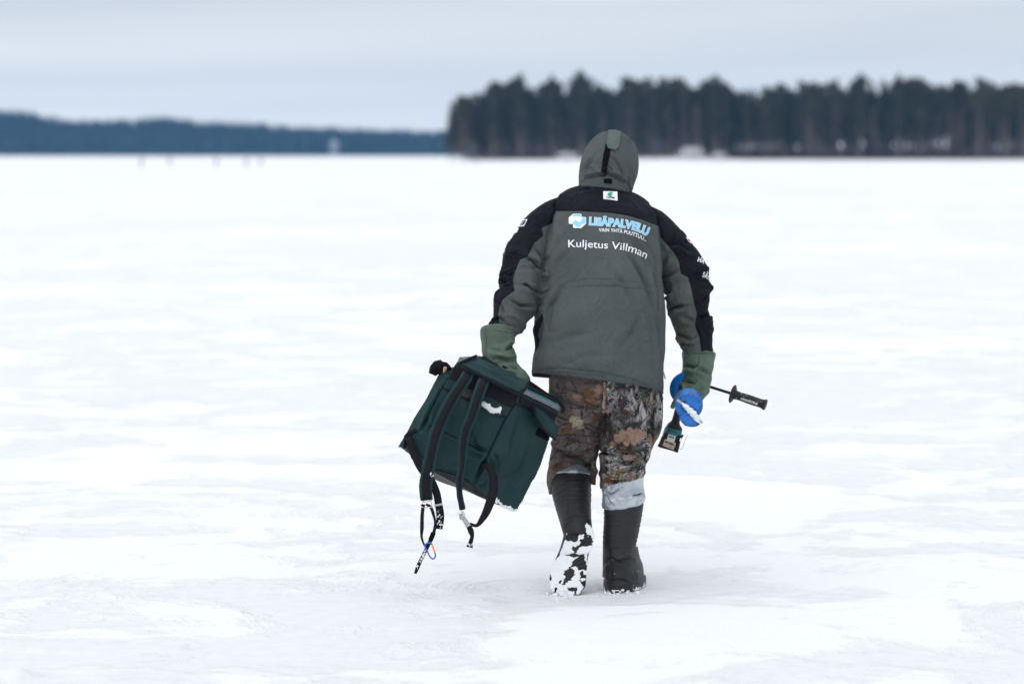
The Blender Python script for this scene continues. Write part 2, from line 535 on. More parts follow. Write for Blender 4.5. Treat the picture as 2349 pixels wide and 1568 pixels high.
# ------------------------------------------------------------------ trees
M_TRUNK = simple("pine_bark", (0.155, 0.120, 0.105), 0.9, var=0.4, vs_=3)
M_PINE = simple("pine_needles", (0.066, 0.060, 0.026), 0.85, var=0.5, vs_=0.8, bs=0)
M_SPRUCE = simple("spruce_needles", (0.046, 0.046, 0.021), 0.85, var=0.5, vs_=0.8, bs=0)
M_TWIG = simple("bare_twigs", (0.165, 0.130, 0.112), 0.9, var=0.45, vs_=1.5, bs=0)
def trunk_mesh(h, r):
    P = [[0.12 * math.sin(k * 1.7) * k / 5, 0.12 * math.cos(k * 2.3) * k / 5, h * k / 5] for k in range(6)]
    return tube(P, [r * (1 - 0.82 * k / 5) + 0.02 for k in range(6)], n=7, sub=2)
def tufts(P, dirs, size, rg):
    """needle tufts: two crossed narrow blades at every point"""
    V, F = [], []
    for p, d, s in zip(P, dirs, size):
        d = d / np.linalg.norm(d); a = np.cross(d, rg.normal(size=3)); a /= np.linalg.norm(a); c = np.cross(d, a)
        for w in (a, c):
            k = len(V)
            V += [p - d * s * 0.35, p + w * s * 0.36, p + d * s, p - w * s * 0.36]
            F.append((k, k + 1, k + 2, k + 3))
    return np.array(V), F
def crown_mesh(kind, h, seed, dens=1.0):
    rg = np.random.default_rng(seed)
    P, D, Z = [], [], []
    limbs = []
    if kind == 'spruce':
        z0, R0 = 0.16 + 0.2 * rg.random(), 0.10 + 0.035 * rg.random()
        nb = int(84 * dens)
        for k in range(nb):
            t = z0 + (1 - z0) * (k / nb) ** 0.9
            r = R0 * (1 - t) ** 0.85 * (0.65 + 0.6 * rg.random()) + 0.008
            a = k * 2.4 + rg.normal() * 0.4
            e = np.array([math.cos(a), math.sin(a), -0.35])
            o = np.array([0, 0, t * h])
            limbs.append((o, o + e * r * h))
            for q in np.linspace(0.3, 1.0, 4):
                P.append(o + e * r * h * q + rg.normal(size=3) * 0.10); D.append(e + [0, 0, -0.3] + rg.normal(size=3) * 0.35); Z.append(0.35 + 0.04 * h * (1.1 - t))
    elif kind == 'pine':
        z0 = 0.42 + 0.16 * rg.random(); nb = int(34 * dens)
        for k in range(nb):
            t = z0 + (1 - z0) * rg.random() ** 0.8
            r = (0.13 + 0.04 * rg.random()) * (math.sin(math.pi * min(1, (t - z0) / (1 - z0) * 0.78 + 0.2)) ** 0.7) * (0.5 + 0.6 * rg.random())
            a = rg.random() * 6.28
            e = np.array([math.cos(a), math.sin(a), 0.25 + 0.3 * rg.random()])
            o = np.array([0, 0, t * h - 0.02 * h])
            limbs.append((o, o + e * r * h))
            for q in range(9):
                P.append(o + e * r * h * (0.45 + 0.55 * rg.random()) + rg.normal(size=3) * [0.4, 0.4, 0.25]); D.append(rg.normal(size=3) + [0, 0, 0.7]); Z.append(0.42 + 0.3 * rg.random())
    else:   # bare birch or alder
        nb = int(46 * dens)
        for k in range(nb):
            t = 0.18 + 0.78 * rg.random(); a = rg.random() * 6.28
            r = 0.13 * (1.05 - t) + 0.02
            e = np.array([math.cos(a), math.sin(a), 1.3])
            o = np.array([0, 0, t * h * 0.93]); limbs.append((o, o + e * r * h))
            for q in range(5):
                P.append(o + e * r * h * (0.3 + 0.7 * rg.random())); D.append(e + rg.normal(size=3) * 0.5); Z.append(0.5 + 0.6 * rg.random())
    V, F = tufts(P, D, np.array(Z) * (0.5 if kind == 'bare' else 1.0), rg)
    if kind == 'bare':
        V = V.copy()
    L = [tube([a, (a + b_) / 2, b_], [0.05, 0.035, 0.015], n=3, sub=1) for a, b_ in limbs]
    return (V, F), join(L)
KINDS = ['pine', 'spruce', 'spruce', 'bare', 'spruce', 'pine', 'bare', 'spruce', 'spruce', 'bare']
MATK = {'pine': M_PINE, 'spruce': M_SPRUCE, 'bare': M_TWIG}
PROTO = []
for i, k in enumerate(KINDS):
    h = 18.0
    (cv, cf), (lv, lf) = crown_mesh(k, h, 100 + i)
    V, Fc = join([(cv, cf), (lv, lf)])
    me = bpy.data.meshes.new("crown"); me.from_pydata(V.tolist(), [], Fc); me.materials.append(MATK[k]); me.materials.append(M_TRUNK)
    mi = np.zeros(len(Fc), np.int32); mi[len(cf):] = 1; me.polygons.foreach_set('material_index', mi)
    tv, tf = trunk_mesh(h * 0.97, {'pine': 0.24, 'spruce': 0.2, 'bare': 0.15}[k])
    mt = bpy.data.meshes.new("trunk"); mt.from_pydata(tv.tolist(), [], tf); mt.materials.append(M_TRUNK)
    PROTO.append((k, me, mt, (V, Fc, mi), (tv, tf)))

SHORE = 800.0
px_s = SHORE / FPX * S
def shore_x(X): return (X * S - 512.0) * SHORE / FPX
TOPS = np.array([(1028, 250), (1036, 226), (1060, 210), (1080, 214), (1100, 196), (1130, 178), (1148, 196), (1165, 186), (1195, 160), (1222, 190), (1240, 205), (1265, 165), (1290, 196), (1310, 190), (1333, 154), (1365, 182), (1400, 186),
                 (1430, 180), (1470, 176), (1500, 167), (1550, 170), (1600, 174), (1640, 163), (1690, 180), (1740, 192), (1768, 210), (1800, 192), (1830, 190), (1880, 177), (1930, 184),
                 (1972, 160), (2010, 190), (2060, 162), (2085, 178), (2110, 168), (2150, 194), (2190, 178), (2225, 186), (2245, 172), (2300, 186), (2360, 188), (2700, 180)], float)
NAMES = {'pine': ('pine_tree', 'pine'), 'spruce': ('spruce_tree', 'spruce'), 'bare': ('bare_tree', 'tree')}
def place_tree(i, x, y, h, rot, label, group=None, wide=1.0):
    k, mc, mt, _, _ = PROTO[i]
    t = empty(NAMES[k][0], (x, y, 0.35)); s = h / 18.0
    t.scale = (s * wide, s * wide, s); t.rotation_euler = (0, 0, rot)
    tag(t, label, NAMES[k][1], group)
    for nm, me in (('trunk', mt), ('crown', mc)):
        o = bpy.data.objects.new(nm, me); COL.objects.link(o); o.parent = t
    return t
rg = np.random.default_rng(5)
# trees that stand out of the skyline: one label each
SPECIAL = [(1036, 4, 'slim spruce at the left tip of the dark wood on the point'),
           (1130, 7, 'spruce just above the left shoulder of the rising skyline, third peak from the tip'),
           (1195, 1, 'tall pointed spruce, first high peak from the left tip of the wood'),
           (1265, 4, 'narrow spruce peak left of the hood, between two taller spruces'),
           (1333, 1, 'tallest broad spruce rising above the hooded head'),
           (1640, 7, 'high conifer on the skyline midway between hood and right edge gap'),
           (1972, 4, 'pointed spruce, highest peak over the right half of the wood'),
           (2060, 1, 'tall bushy conifer, left one of the twin peaks far right'),
           (2110, 7, 'tall conifer, right one of the twin peaks far right'),
           (2245, 0, 'broad crowned pine, last peak before the right edge')]
for X, i, lab in SPECIAL:
    h = (357 - np.interp(X, TOPS[:, 0], TOPS[:, 1])) * px_s
    place_tree(i, shore_x(X), SHORE + 1.0, h, rg.random() * 6, lab, None, 1.1)
GL = {'pine': 'dark green pine with bare lower trunk in the wood across the ice',
      'spruce': 'dark spruce branched low down in the wood across the ice',
      'bare': 'leafless brown grey tree in the front of the wood across the ice'}
xs = np.arange(1030, 2356, 9.5)
for j, X in enumerate(xs):
    X = X + rg.normal() * 3
    i = int(rg.integers(0, len(PROTO))); k = PROTO[i][0]
    top = np.interp(X, TOPS[:, 0], TOPS[:, 1])
    f = {'pine': 1.0, 'spruce': 0.97, 'bare': 0.72}[k] * (0.86 + 0.15 * rg.random())
    h = (357 - top) * px_s * f
    place_tree(i, shore_x(X), SHORE + 2 + 8 * rg.random(), h, rg.random() * 6, GL[k], {'pine': 'pines', 'spruce': 'spruces', 'bare': 'bare trees'}[k] + ' of the wood across the ice')
# the depth of the wood behind the front trees
def wood(name, spots, label):
    parts, mats = [], []
    for (x, y, z, h, i, rot, wide) in spots:
        k, _, _, (V, Fc, mi), (tv, tf) = PROTO[i]
        s = h / 18.0; c, sn = math.cos(rot), math.sin(rot); Rm = np.array([[c, sn, 0], [-sn, c, 0], [0, 0, 1]])
        for W, G, mm in ((V, Fc, np.where(mi == 0, {'pine': 0, 'spruce': 1, 'bare': 2}[k], 3)), (tv, tf, np.full(len(tf), 3))):
            parts.append(((W @ Rm) * [s * wide, s * wide, s] + [x, y, z], G)); mats.append(mm)
    V = np.vstack([p[0] for p in parts]); F = []; o = 0
    for p in parts: F += [tuple(q + o for q in f) for f in p[1]]; o += len(p[0])
    ob = mk(name, V, F, [M_PINE, M_SPRUCE, M_TWIG, M_TRUNK], smooth=False)
    ob.data.polygons.foreach_set('material_index', np.concatenate(mats).astype(np.int32))
    return tag(ob, label, 'forest', None, 'stuff')
spots = []
for X in np.arange(1034, 2640, 2.4):
    X2 = X + rg.normal() * 4; top = np.interp(X2, TOPS[:, 0], TOPS[:, 1])
    i = int(rg.integers(0, len(PROTO))); dy = 10 + 45 * rg.random()
    f = {'pine': 0.97, 'spruce': 0.95, 'bare': 0.75}[PROTO[i][0]] * (0.72 + 0.27 * rg.random())
    x = shore_x(max(X2, 1034 + dy * 0.4))
    spots.append((x, SHORE + dy, 0.7 + dy * 0.03, (357 - top) * px_s * f * (1 + dy / SHORE), i, rg.random() * 6, 1.15))
wood("forest", spots, 'dark massed wood of pines and spruces filling the point behind the front trees')

# ------------------------------------------------------------------ low shore under the wood and the far hills
M_SNOW = simple("fresh_snow", (0.88, 0.895, 0.915), 0.85, var=0.03, vs_=2.0, bs=0.4, bd=0.05)
def ridge(name, x0, x1, y0, hs, depth, mat, seed, nx=160):
    X = np.linspace(x0, x1, nx); U = np.linspace(0, 1, 14); V = []
    for u in U:
        for x in X:
            hh = np.interp(x, [p[0] for p in hs], [p[1] for p in hs])
            V.append((x, y0 + u * depth, -0.25 + (hh + 0.25) * math.sin(min(u * 1.35, 1) * math.pi / 2) ** 0.8))
    V = np.array(V); V[:, 2] += 0.12 * np.interp(V[:, 2], [0, 1.5], [0, 1]) * fbm(V * [0.4, 0.4, 0], seed, 3)
    F = [(a * nx + c, a * nx + c + 1, (a + 1) * nx + c + 1, (a + 1) * nx + c) for a in range(13) for c in range(nx - 1)]
    return tag(mk(name, V, F, mat), kind='structure')
ridge("shore_bank", shore_x(1000), shore_x(2900), SHORE - 10, [(shore_x(1000), -0.2), (shore_x(1040), 0.3), (shore_x(1250), 0.5), (shore_x(1300), 1.1), (shore_x(1480), 1.2), (shore_x(1570), 1.6), (shore_x(1650), 1.0), (shore_x(1720), 0.5), (shore_x(2900), 0.5)], 60, M_SNOW, 4)
FAR = 2600.0
M_FLOOR = simple("needle_litter", (0.085, 0.07, 0.06), 0.95, var=0.4, vs_=0.6, bs=0)
ridge("forest_floor", shore_x(1050), shore_x(2900), SHORE + 8, [(shore_x(1050), 0.4), (shore_x(1090), 2.6), (shore_x(1700), 3.4), (shore_x(2900), 3.2)], 110, M_FLOOR, 14)
px_f = FAR / FPX * S
def far_x(X): return (X * S - 512.0) * FAR / FPX
M_FARGROUND = simple("forest_floor", (0.10, 0.10, 0.11), 0.95, var=0.3, vs_=0.05, bs=0)
FT = np.array([(-2500, 262), (-900, 245), (-300, 235), (0, 248), (40, 256), (100, 269), (180, 272), (260, 267), (330, 263), (390, 268), (450, 275), (520, 276), (580, 279), (640, 288), (720, 290), (800, 292), (900, 296), (1030, 300), (1500, 296), (2600, 285), (5000, 280)], float)
FT[:, 1] -= 3
hs = [(far_x(X), max((353 - Y) * px_f - 16, 0.8)) for X, Y in FT]
ridge("hills", far_x(-2500), far_x(5000), FAR - 6, hs, 240, M_FARGROUND, 8, 420)
# far wood across the bay: one mass
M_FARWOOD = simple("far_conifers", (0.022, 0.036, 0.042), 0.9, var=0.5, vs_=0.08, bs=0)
V, F = [], []
N_far = 6500
fx = far_x(rg.uniform(-700, 1600, N_far)); fy = FAR + 1 + 160 * rg.random(N_far) ** 1.3
hx, hh_ = np.array([p[0] for p in hs]), np.array([p[1] for p in hs])
for x, y in zip(fx, fy):
    u = (y - (FAR - 6)) / 240
    z = -0.25 + (np.interp(x, hx, hh_) + 0.25) * math.sin(min(u * 1.35, 1) * math.pi / 2) ** 0.8
    h = 14 + 6 * rg.random(); r = 2.4 + 1.6 * rg.random()
    for (zz, rr_, hh2) in ((0.04, 1.0, 0.55), (0.3, 0.8, 0.45), (0.58, 0.5, 0.42)):
        k = len(V); a0 = rg.random() * 6
        for q in range(5):
            a = a0 + q * 1.2566; rj = r * rr_ * (0.7 + 0.5 * rg.random())
            V.append((x + math.cos(a) * rj, y + math.sin(a) * rj, z + zz * h - 0.3 * rg.random()))
        V.append((x, y, z + (zz + hh2) * h))
        F += [(k + q, k + (q + 1) % 5, k + 5) for q in range(5)]
tag(mk("forest", np.array(V), F, M_FARWOOD, smooth=False), 'low blue hazy wood along the far shore left of the point', 'forest', None, 'stuff')

# pale cottage on the far shore
M_PALE = simple("pale_boards", (0.22, 0.235, 0.26), 0.8, var=0.08, vs_=1)
M_ROOF = simple("snowy_roof", (0.34, 0.36, 0.40), 0.8, var=0.1, vs_=1)
M_GLASS = simple("dark_window", (0.03, 0.04, 0.05), 0.2, var=0.1, vs_=1, bs=0)
hx0, hy0 = far_x(770), FAR - 14
house = empty("cottage", (hx0, hy0, 0.3)); tag(house, 'small pale cottage on the far shore in front of the blue wood', 'house')
v, f = box((hx0, hy0, 5.2), (7.5, 8, 10)); mk("wall", v, f, M_PALE, house, smooth=False)
prof = [(-4.5, 10.3), (0, 14.5), (4.5, 10.3)]
fr = [(hx0 + a, hy0 - 4.6, z) for a, z in prof]; bk = [(hx0 + a, hy0 + 4.6, z) for a, z in prof]
v, f = prism(fr, bk); mk("roof", v, f, M_ROOF, house, smooth=False)
for dx in (-2, 2):
    for z in (3.2, 7.2):
        v, f = box((hx0 + dx, hy0 - 4.03, z), (1.4, 0.1, 1.8)); mk("window", v, f, M_GLASS, house, smooth=False)

# frosted shrubs in front of the wood
M_FROST = simple("frosted_twigs", (0.78, 0.76, 0.80), 0.9, var=0.12, vs_=1.2, bs=0)
def shrub(X, w, h, seed, label):
    rgs = np.random.default_rng(seed); x0 = shore_x(X); y0 = SHORE - 3.5
    P = rgs.normal(size=(int(120 * w), 3)) * [w * 0.30, 0.9, 0.22 * h] + [0, 0, h * 0.5]
    P = P[(P[:, 2] > 0.1)]
    V, F = tufts(P, rgs.normal(size=(len(P), 3)) + [0, 0, 0.8], 0.28 + 0.3 * rgs.random(len(P)), rgs)
    base = np.array([x0, y0, 0.8])
    t = empty("frosted_shrub", base); tag(t, label, 'shrub', 'frosted shrubs on the shore')
    mk("crown", V + base, F, M_FROST, t, smooth=False)
    st = [tube([[0, 0, -0.6], [a * 0.3, 0.1, h * 0.3], [a, 0, h * 0.75]], [0.06, 0.05, 0.02], n=4, sub=2) for a in np.linspace(-w * 0.3, w * 0.3, 5)]
    v, f = join(st); mk("stems", v + base, f, M_TRUNK, t)
shrub(1583, 4.6, 2.6, 1, 'white frosted shrub at the foot of the wood right of the hood')
shrub(1300, 3.2, 1.2, 2, 'low white frosted shrub at the foot of the wood left of the hood')
shrub(1645, 2.4, 1.0, 3, 'smallest white frosted shrub, right of the tall frosted one')

# far anglers on the ice
M_DARKCLOTH = simple("dark_winter_clothes", (0.36, 0.37, 0.40), 0.9, var=0.2, vs_=3, bs=0)
def angler_mesh(lean):
    h = 1.72
    parts = [tube([[0, 0, 0.78], [0.02, 0, 1.05], [lean * 0.5, 0, 1.3], [lean, 0, 1.47]], [0.17, 0.19, 0.22, 0.11], 10, 3),
             tube([[lean, 0, 1.45], [lean * 1.1, 0, 1.55], [lean * 1.15, 0, 1.64], [lean * 1.15, 0, 1.72]], [0.07, 0.10, 0.12, 0.05], 10, 3)]
    for s in (-1, 1):
        parts.append(tube([[0.09 * s, 0, 0.82], [0.12 * s, 0.05 * s, 0.45], [0.13 * s, 0.03, 0.06], [0.13 * s, -0.1, 0.04]], [0.12, 0.09, 0.07, 0.06], 8, 3))
        parts.append(tube([[lean + 0.18 * s, 0, 1.38], [lean * 0.8 + 0.27 * s, 0.03, 1.1], [lean * 0.7 + 0.24 * s, -0.12, 0.86]], [0.085, 0.07, 0.05], 8, 3))
    V, F, E = remesh(*join(parts), 0.045, 2)
    return V, F
ANG = [(326, 0.08, 0, 'tiny dark figure on the far ice, leftmost of all'), (391, -0.05, 30, 'tiny dark figure on the far ice, second from the left'),
       (497, 0.1, 20, 'tiny faint figure standing alone on the far ice below the middle of the blue wood'), (566, 0.05, 0, 'tiny dark figure on the far ice, left one of the close pair'),
       (600, -0.08, 15, 'tiny dark figure on the far ice, right one of the close pair'), (1092, 0.02, 90, 'tiny dark figure on the ice below the left tip of the dark wood')]
for X, lean, dy, lab in ANG:
    V, F = angler_mesh(lean); V = V * [.85, .85, .72]; yy = 385.0 + dy
    base = np.array([(X * S - 512) * yy / FPX, yy, 0.0])
    tag(mk("person", V + base, F, M_DARKCLOTH, origin=base), lab, 'person', 'distant anglers')
# ================================================================== THE MAN
# ------------------------------------------------------------------ cloth materials
def weave(n, l, b, s=900, st=0.12, low=None):
    h = ntex(n, l, s, 2, 0.5)
    bump(n, l, b, h, st, 0.0006)
m, n, l, b = new_mat("jacket_shell")
gcol = mixc(n, l, ramp(n, l, ntex(n, l, 7, 6, 0.6), 0.3, 0.75), (0.066, 0.080, 0.081), (0.092, 0.109, 0.109))
dirt = n.new("ShaderNodeMath"); dirt.operation = 'MULTIPLY'
l.new(attr(n, "dirt"), dirt.inputs[0]); l.new(ramp(n, l, ntex(n, l, 22, 6, 0.65), 0.35, 0.62), dirt.inputs[1])
gcol = mixc(n, l, dirt.outputs[0], gcol, (0.088, 0.078, 0.064))
bcol = mixc(n, l, ramp(n, l, ntex(n, l, 9, 5), 0.3, 0.7), (0.0065, 0.0075, 0.013), (0.011, 0.012, 0.019))
colr = mixc(n, l, ramp(n, l, attr(n, "black"), 0.46, 0.54), gcol, bcol)
lint = ramp(n, l, ntex(n, l, 260, 2, 0.5), 0.735, 0.76)
colr = mixc(n, l, lint, colr, (0.22, 0.23, 0.24))
seam = ramp(n, l, attr(n, "seam"), 0.3, 0.8)
colr = mixc(n, l, seam, colr, (0.022, 0.026, 0.028))
l.new(colr, b.inputs['Base Color'])
b.inputs['Roughness'].default_value = 0.78
b.inputs['Specular IOR Level'].default_value = 0.10
b.inputs['Sheen Weight'].default_value = 0.02
hw = n.new("ShaderNodeMath"); hw.operation = 'MULTIPLY_ADD'; hw.inputs[1].default_value = .06
l.new(ntex(n, l, 900, 2, .5), hw.inputs[0])
cru = n.new("ShaderNodeMath"); cru.operation = 'ABSOLUTE'
c0 = n.new("ShaderNodeMath"); c0.operation = 'SUBTRACT'; c0.inputs[1].default_value = .5
l.new(ntex(n, l, 13, 3, .45, 1.4, stretch=(1, 1, .6)), c0.inputs[0]); l.new(c0.outputs[0], cru.inputs[0]); l.new(cru.outputs[0], hw.inputs[2])
bump(n, l, b, hw.outputs[0], .75, .03)
M_JACKET = m
M_BLACK = simple("black_webbing", (0.012, 0.012, 0.016), 0.75, var=0.25, vs_=120, bs=0.4, bd=0.0008, spec=0.14)
M_VELCRO = simple("black_velcro", (0.006, 0.006, 0.008), 0.95, var=0.2, vs_=200, spec=0.06)
M_HOODTAB = simple("hood_tab_cloth", (0.100, 0.122, 0.118), 0.78, var=0.1, vs_=40, spec=0.1)
M_PRINTW = simple("white_print", (0.80, 0.82, 0.84), 0.55, var=0.03, vs_=80, bs=0)
M_PRINTB = simple("sky_blue_print", (0.22, 0.60, 0.90), 0.5, var=0.05, vs_=80, bs=0)
M_PRINTD = simple("deep_blue_print", (0.07, 0.38, 0.74), 0.5, var=0.05, vs_=80, bs=0)
M_PRINTG = simple("green_print", (0.01, 0.32, 0.22), 0.5, var=0.05, vs_=80, bs=0)
M_PRINTN = simple("navy_print", (0.01, 0.015, 0.05), 0.5, var=0.05, vs_=80, bs=0)
M_PRINTR = simple("red_print", (0.5, 0.05, 0.12), 0.5, var=0.05, vs_=80, bs=0)
M_PRINTS = simple("silver_print", (0.22, 0.24, 0.30), 0.5, var=0.05, vs_=80, bs=0)

# ------------------------------------------------------------------ lay-out of the figure
TORSO = [(1369, 884, .095, 149, .178, 20, 26), (1370, 874, .098, 154, .188, 19, 26), (1371, 845, .10, 153, .190, 15, 22), (1376, 800, .11, 151, .187, 6, 8), (1376, 740, .135, 151, .182), (1377, 700, .155, 149, .178),
         (1380, 650, .19, 142, .176), (1383, 600, .225, 137, .172), (1384, 560, .26, 134, .166), (1385, 520, .295, 128, .156), (1386, 492, .325, 120, .142),
         (1387, 470, .35, 116, .125, 7), (1388, 453, .37, 103, .108, 9), (1388, 440, .385, 83, .092, 8), (1388, 430, .395, 58, .08, 5)]
ARM_L = [(1300, 480, .37, 33, .07), (1272, 498, .35, 41, .078), (1243, 529, .32, 49, .085), (1221, 562, .28, 52, .088), (1205, 600, .24, 53, .086), (1199, 640, .19, 51, .083),
         (1191, 675, .13, 49, .079), (1178, 708, .07, 46, .074), (1166, 735, .03, 39, .062), (1157, 756, .005, 33, .053), (1152, 790, -.02, 28, .046)]
ARM_R = [(1470, 490, .37, 31, .07), (1497, 512, .35, 38, .078), (1522, 550, .33, 50, .086), (1543, 588, .31, 55, .09), (1565, 621, .295, 57, .09), (1576, 650, .28, 57, .088),
         (1579, 678, .26, 54, .083), (1580, 712, .245, 46, .075), (1589, 748, .23, 44, .07), (1598, 785, .215, 38, .061), (1602, 815, .205, 33, .053), (1603, 840, .20, 28, .046)]
HIPS = [(1384, 830, .115, 122, .15), (1384, 880, .115, 128, .15), (1384, 915, .12, 126, .135), (1382, 940, .125, 110, .11)]
LEG_L = [(1328, 880, .13, 64, .13), (1327, 930, .14, 63, .125), (1326, 975, .16, 61, .118), (1322, 1010, .185, 57, .112), (1317, 1030, .20, 50, .104), (1316, 1042, .205, 51, .104),
         (1316, 1060, .205, 55, .108), (1314, 1085, .205, 55, .106), (1313, 1105, .205, 54, .103)]
LEG_R = [(1446, 880, .12, 66, .13), (1443, 930, .12, 65, .125), (1440, 975, .12, 63.5, .118), (1438, 1015, .118, 60, .112), (1431, 1045, .115, 56, .105), (1427, 1065, .112, 53, .1), (1427, 1085, .11, 51, .098), (1426, 1104, .11, 51, .096)]
SHIN_L = [(1312, 1040, .24, 42, .066), (1311, 1066, .23, 45, .070), (1310, 1085, .222, 47, .073), (1309, 1105, .21, 48, .074), (1312, 1135, .175, 45, .072), (1316, 1165, .14, 41, .069), (1320, 1190, .105, 37, .067), (1324, 1212, .075, 35, .066), (1326, 1232, .06, 33, .062)]
SHIN_R = [(1429, 1095, .10, 47, .074), (1430, 1130, .098, 47, .074), (1430, 1165, .095, 46, .073), (1427, 1200, .092, 43, .071), (1422, 1240, .088, 39.5, .068), (1419, 1272, .085, 36.5, .066), (1418, 1295, .085, 36, .068), (1419, 1320, .085, 38, .074)]
FOOT_L = [(1327, 1208, .085, 33, .045), (1325, 1235, .075, 34, .06), (1317, 1265, .06, 34, .062), (1309, 1295, .04, 38, .058), (1304, 1325, .02, 41, .052), (1302, 1348, .005, 37, .042), (1302, 1360, -.002, 26, .026)]

# ------------------------------------------------------------------ body under the clothes (one continuous figure)
HEAD = [(1390, 500, .37, 32, .055), (1390, 452, .41, 32, .055), (1391, 425, .44, 34, .060), (1393, 405, .48, 50, .088), (1395, 375, .50, 53, .10), (1396, 345, .51, 50, .098), (1397, 320, .515, 36, .07), (1397, 310, .515, 18, .035)]
face = [(np.array(Q(1394, 382, .60)), .018), (np.array(Q(1394, 388, .615)), .014)]
parts = [hloft(TORSO[:-3], scale=.76, sub=3), loft(ARM_L, scale=.6, sub=3), loft(ARM_R, scale=.6, sub=3), hloft(HIPS, scale=.85, sub=3), loft(LEG_L[:6], scale=.76, sub=3), loft(LEG_R[:6], scale=.76, sub=3),
         loft([(1316, 1020, .2, 40, .08)] + SHIN_L[1:], scale=.78, sub=3), loft([(1430, 1040, .11, 40, .08)] + SHIN_R, scale=.78, sub=3), loft(FOOT_L, scale=.72, sub=3), hloft(HEAD, scale=1.0, sub=3, e=2.0),
         loft([(1150, 770, -.005, 17, .03), (1149, 810, -.04, 16, .026), (1160, 845, -.07, 14, .022), (1172, 860, -.085, 11, .018)]),
         loft([(1603, 820, .205, 17, .03), (1599, 860, .195, 16, .026), (1591, 892, .17, 14, .022), (1583, 906, .16, 11, .018)]),
         hloft([(1420, 1310, .09, 30, .06), (1421, 1335, .12, 32, .10), (1422, 1350, .13, 33, .12)], sub=3)]
parts += [lathe(Q(1394, 385, .57), Q(1394, 392, .625), [(0, .022), (.7, .018), (1, .008)], 10),                      # nose
          lathe(Q(1376, 371, .575), Q(1376, 371, .598), [(0, .018), (1, .010)], 10), lathe(Q(1412, 371, .575), Q(1412, 371, .598), [(0, .018), (1, .010)], 10),
          lathe(Q(1384, 402, .585), Q(1404, 402, .585), [(0, .006), (.3, .012), (.7, .012), (1, .006)], 10)]
V, F, E = remesh(*join(parts), .014, 4)
M_SKIN = simple("skin", (0.50, 0.30, 0.22), 0.55, var=0.08, vs_=30)
man = mk("person", V, F, M_SKIN, origin=Q(1385, 1364, .02) * [1, 1, 0])
tag(man, 'person in green and black jacket and camouflage trousers walking away over the ice', 'person')

# ------------------------------------------------------------------ jacket
V, F, E = remesh(*join([hloft(TORSO), loft(ARM_L), loft(ARM_R)]), .0045, 12)
N = vnormals(V, F); XY = project(V)
def along(keys, V):
    C = cr(np.array([Q(*k[:3]) for k in keys]), 8); seg = np.linalg.norm(np.diff(C, axis=0), axis=1); L = np.r_[0, np.cumsum(seg)]
    best = np.full(len(V), 9.); t = np.zeros(len(V))
    for i, c in enumerate(C):
        dd = np.linalg.norm(V - c, axis=1); mm = dd < best; best[mm] = dd[mm]; t[mm] = L[i]
    for _ in range(1): pass
    return best, t
dl, tl = along(ARM_L, V); dr, tr = along(ARM_R, V)
rt = np.interp(tl, [0, .08, .2, .5, .62], [.075, .085, .095, .09, .06])
selL = sstep(1.55, 1.15, dl / rt) * sstep(.10, .22, tl)
rt2 = np.interp(tr, [0, .08, .2, .5, .62], [.075, .085, .1, .09, .06])
selR = sstep(1.55, 1.15, dr / rt2) * sstep(.10, .22, tr)
selL[XY[:, 0] > 1300] = 0; selR[XY[:, 0] < 1470] = 0
selT = 1 - np.clip(selL + selR, 0, 1)
# gathers across the sleeves, growing towards the elbow and cuff
for sel, t, sd, amp in ((selL, tl, 31, .0105), (selR, tr, 47, .0095)):
    q = np.stack([V[:, 0] * 4, V[:, 1] * 4, t * 22 + V[:, 0] * 6], 1)
    r1 = .95 - abs(vnoise(q, sd)) ** .7 * 2
    q2 = np.stack([V[:, 0] * 7, V[:, 1] * 7, t * 40 - V[:, 0] * 10], 1)
    r2 = .95 - abs(vnoise(q2, sd + 3)) ** .7 * 2
    g = np.interp(t, [.12, .25, .45, .7], [.15, .6, 1, .9])
    V = V + N * (sel * g * (amp * r1 + amp * .35 * r2))[:, None]
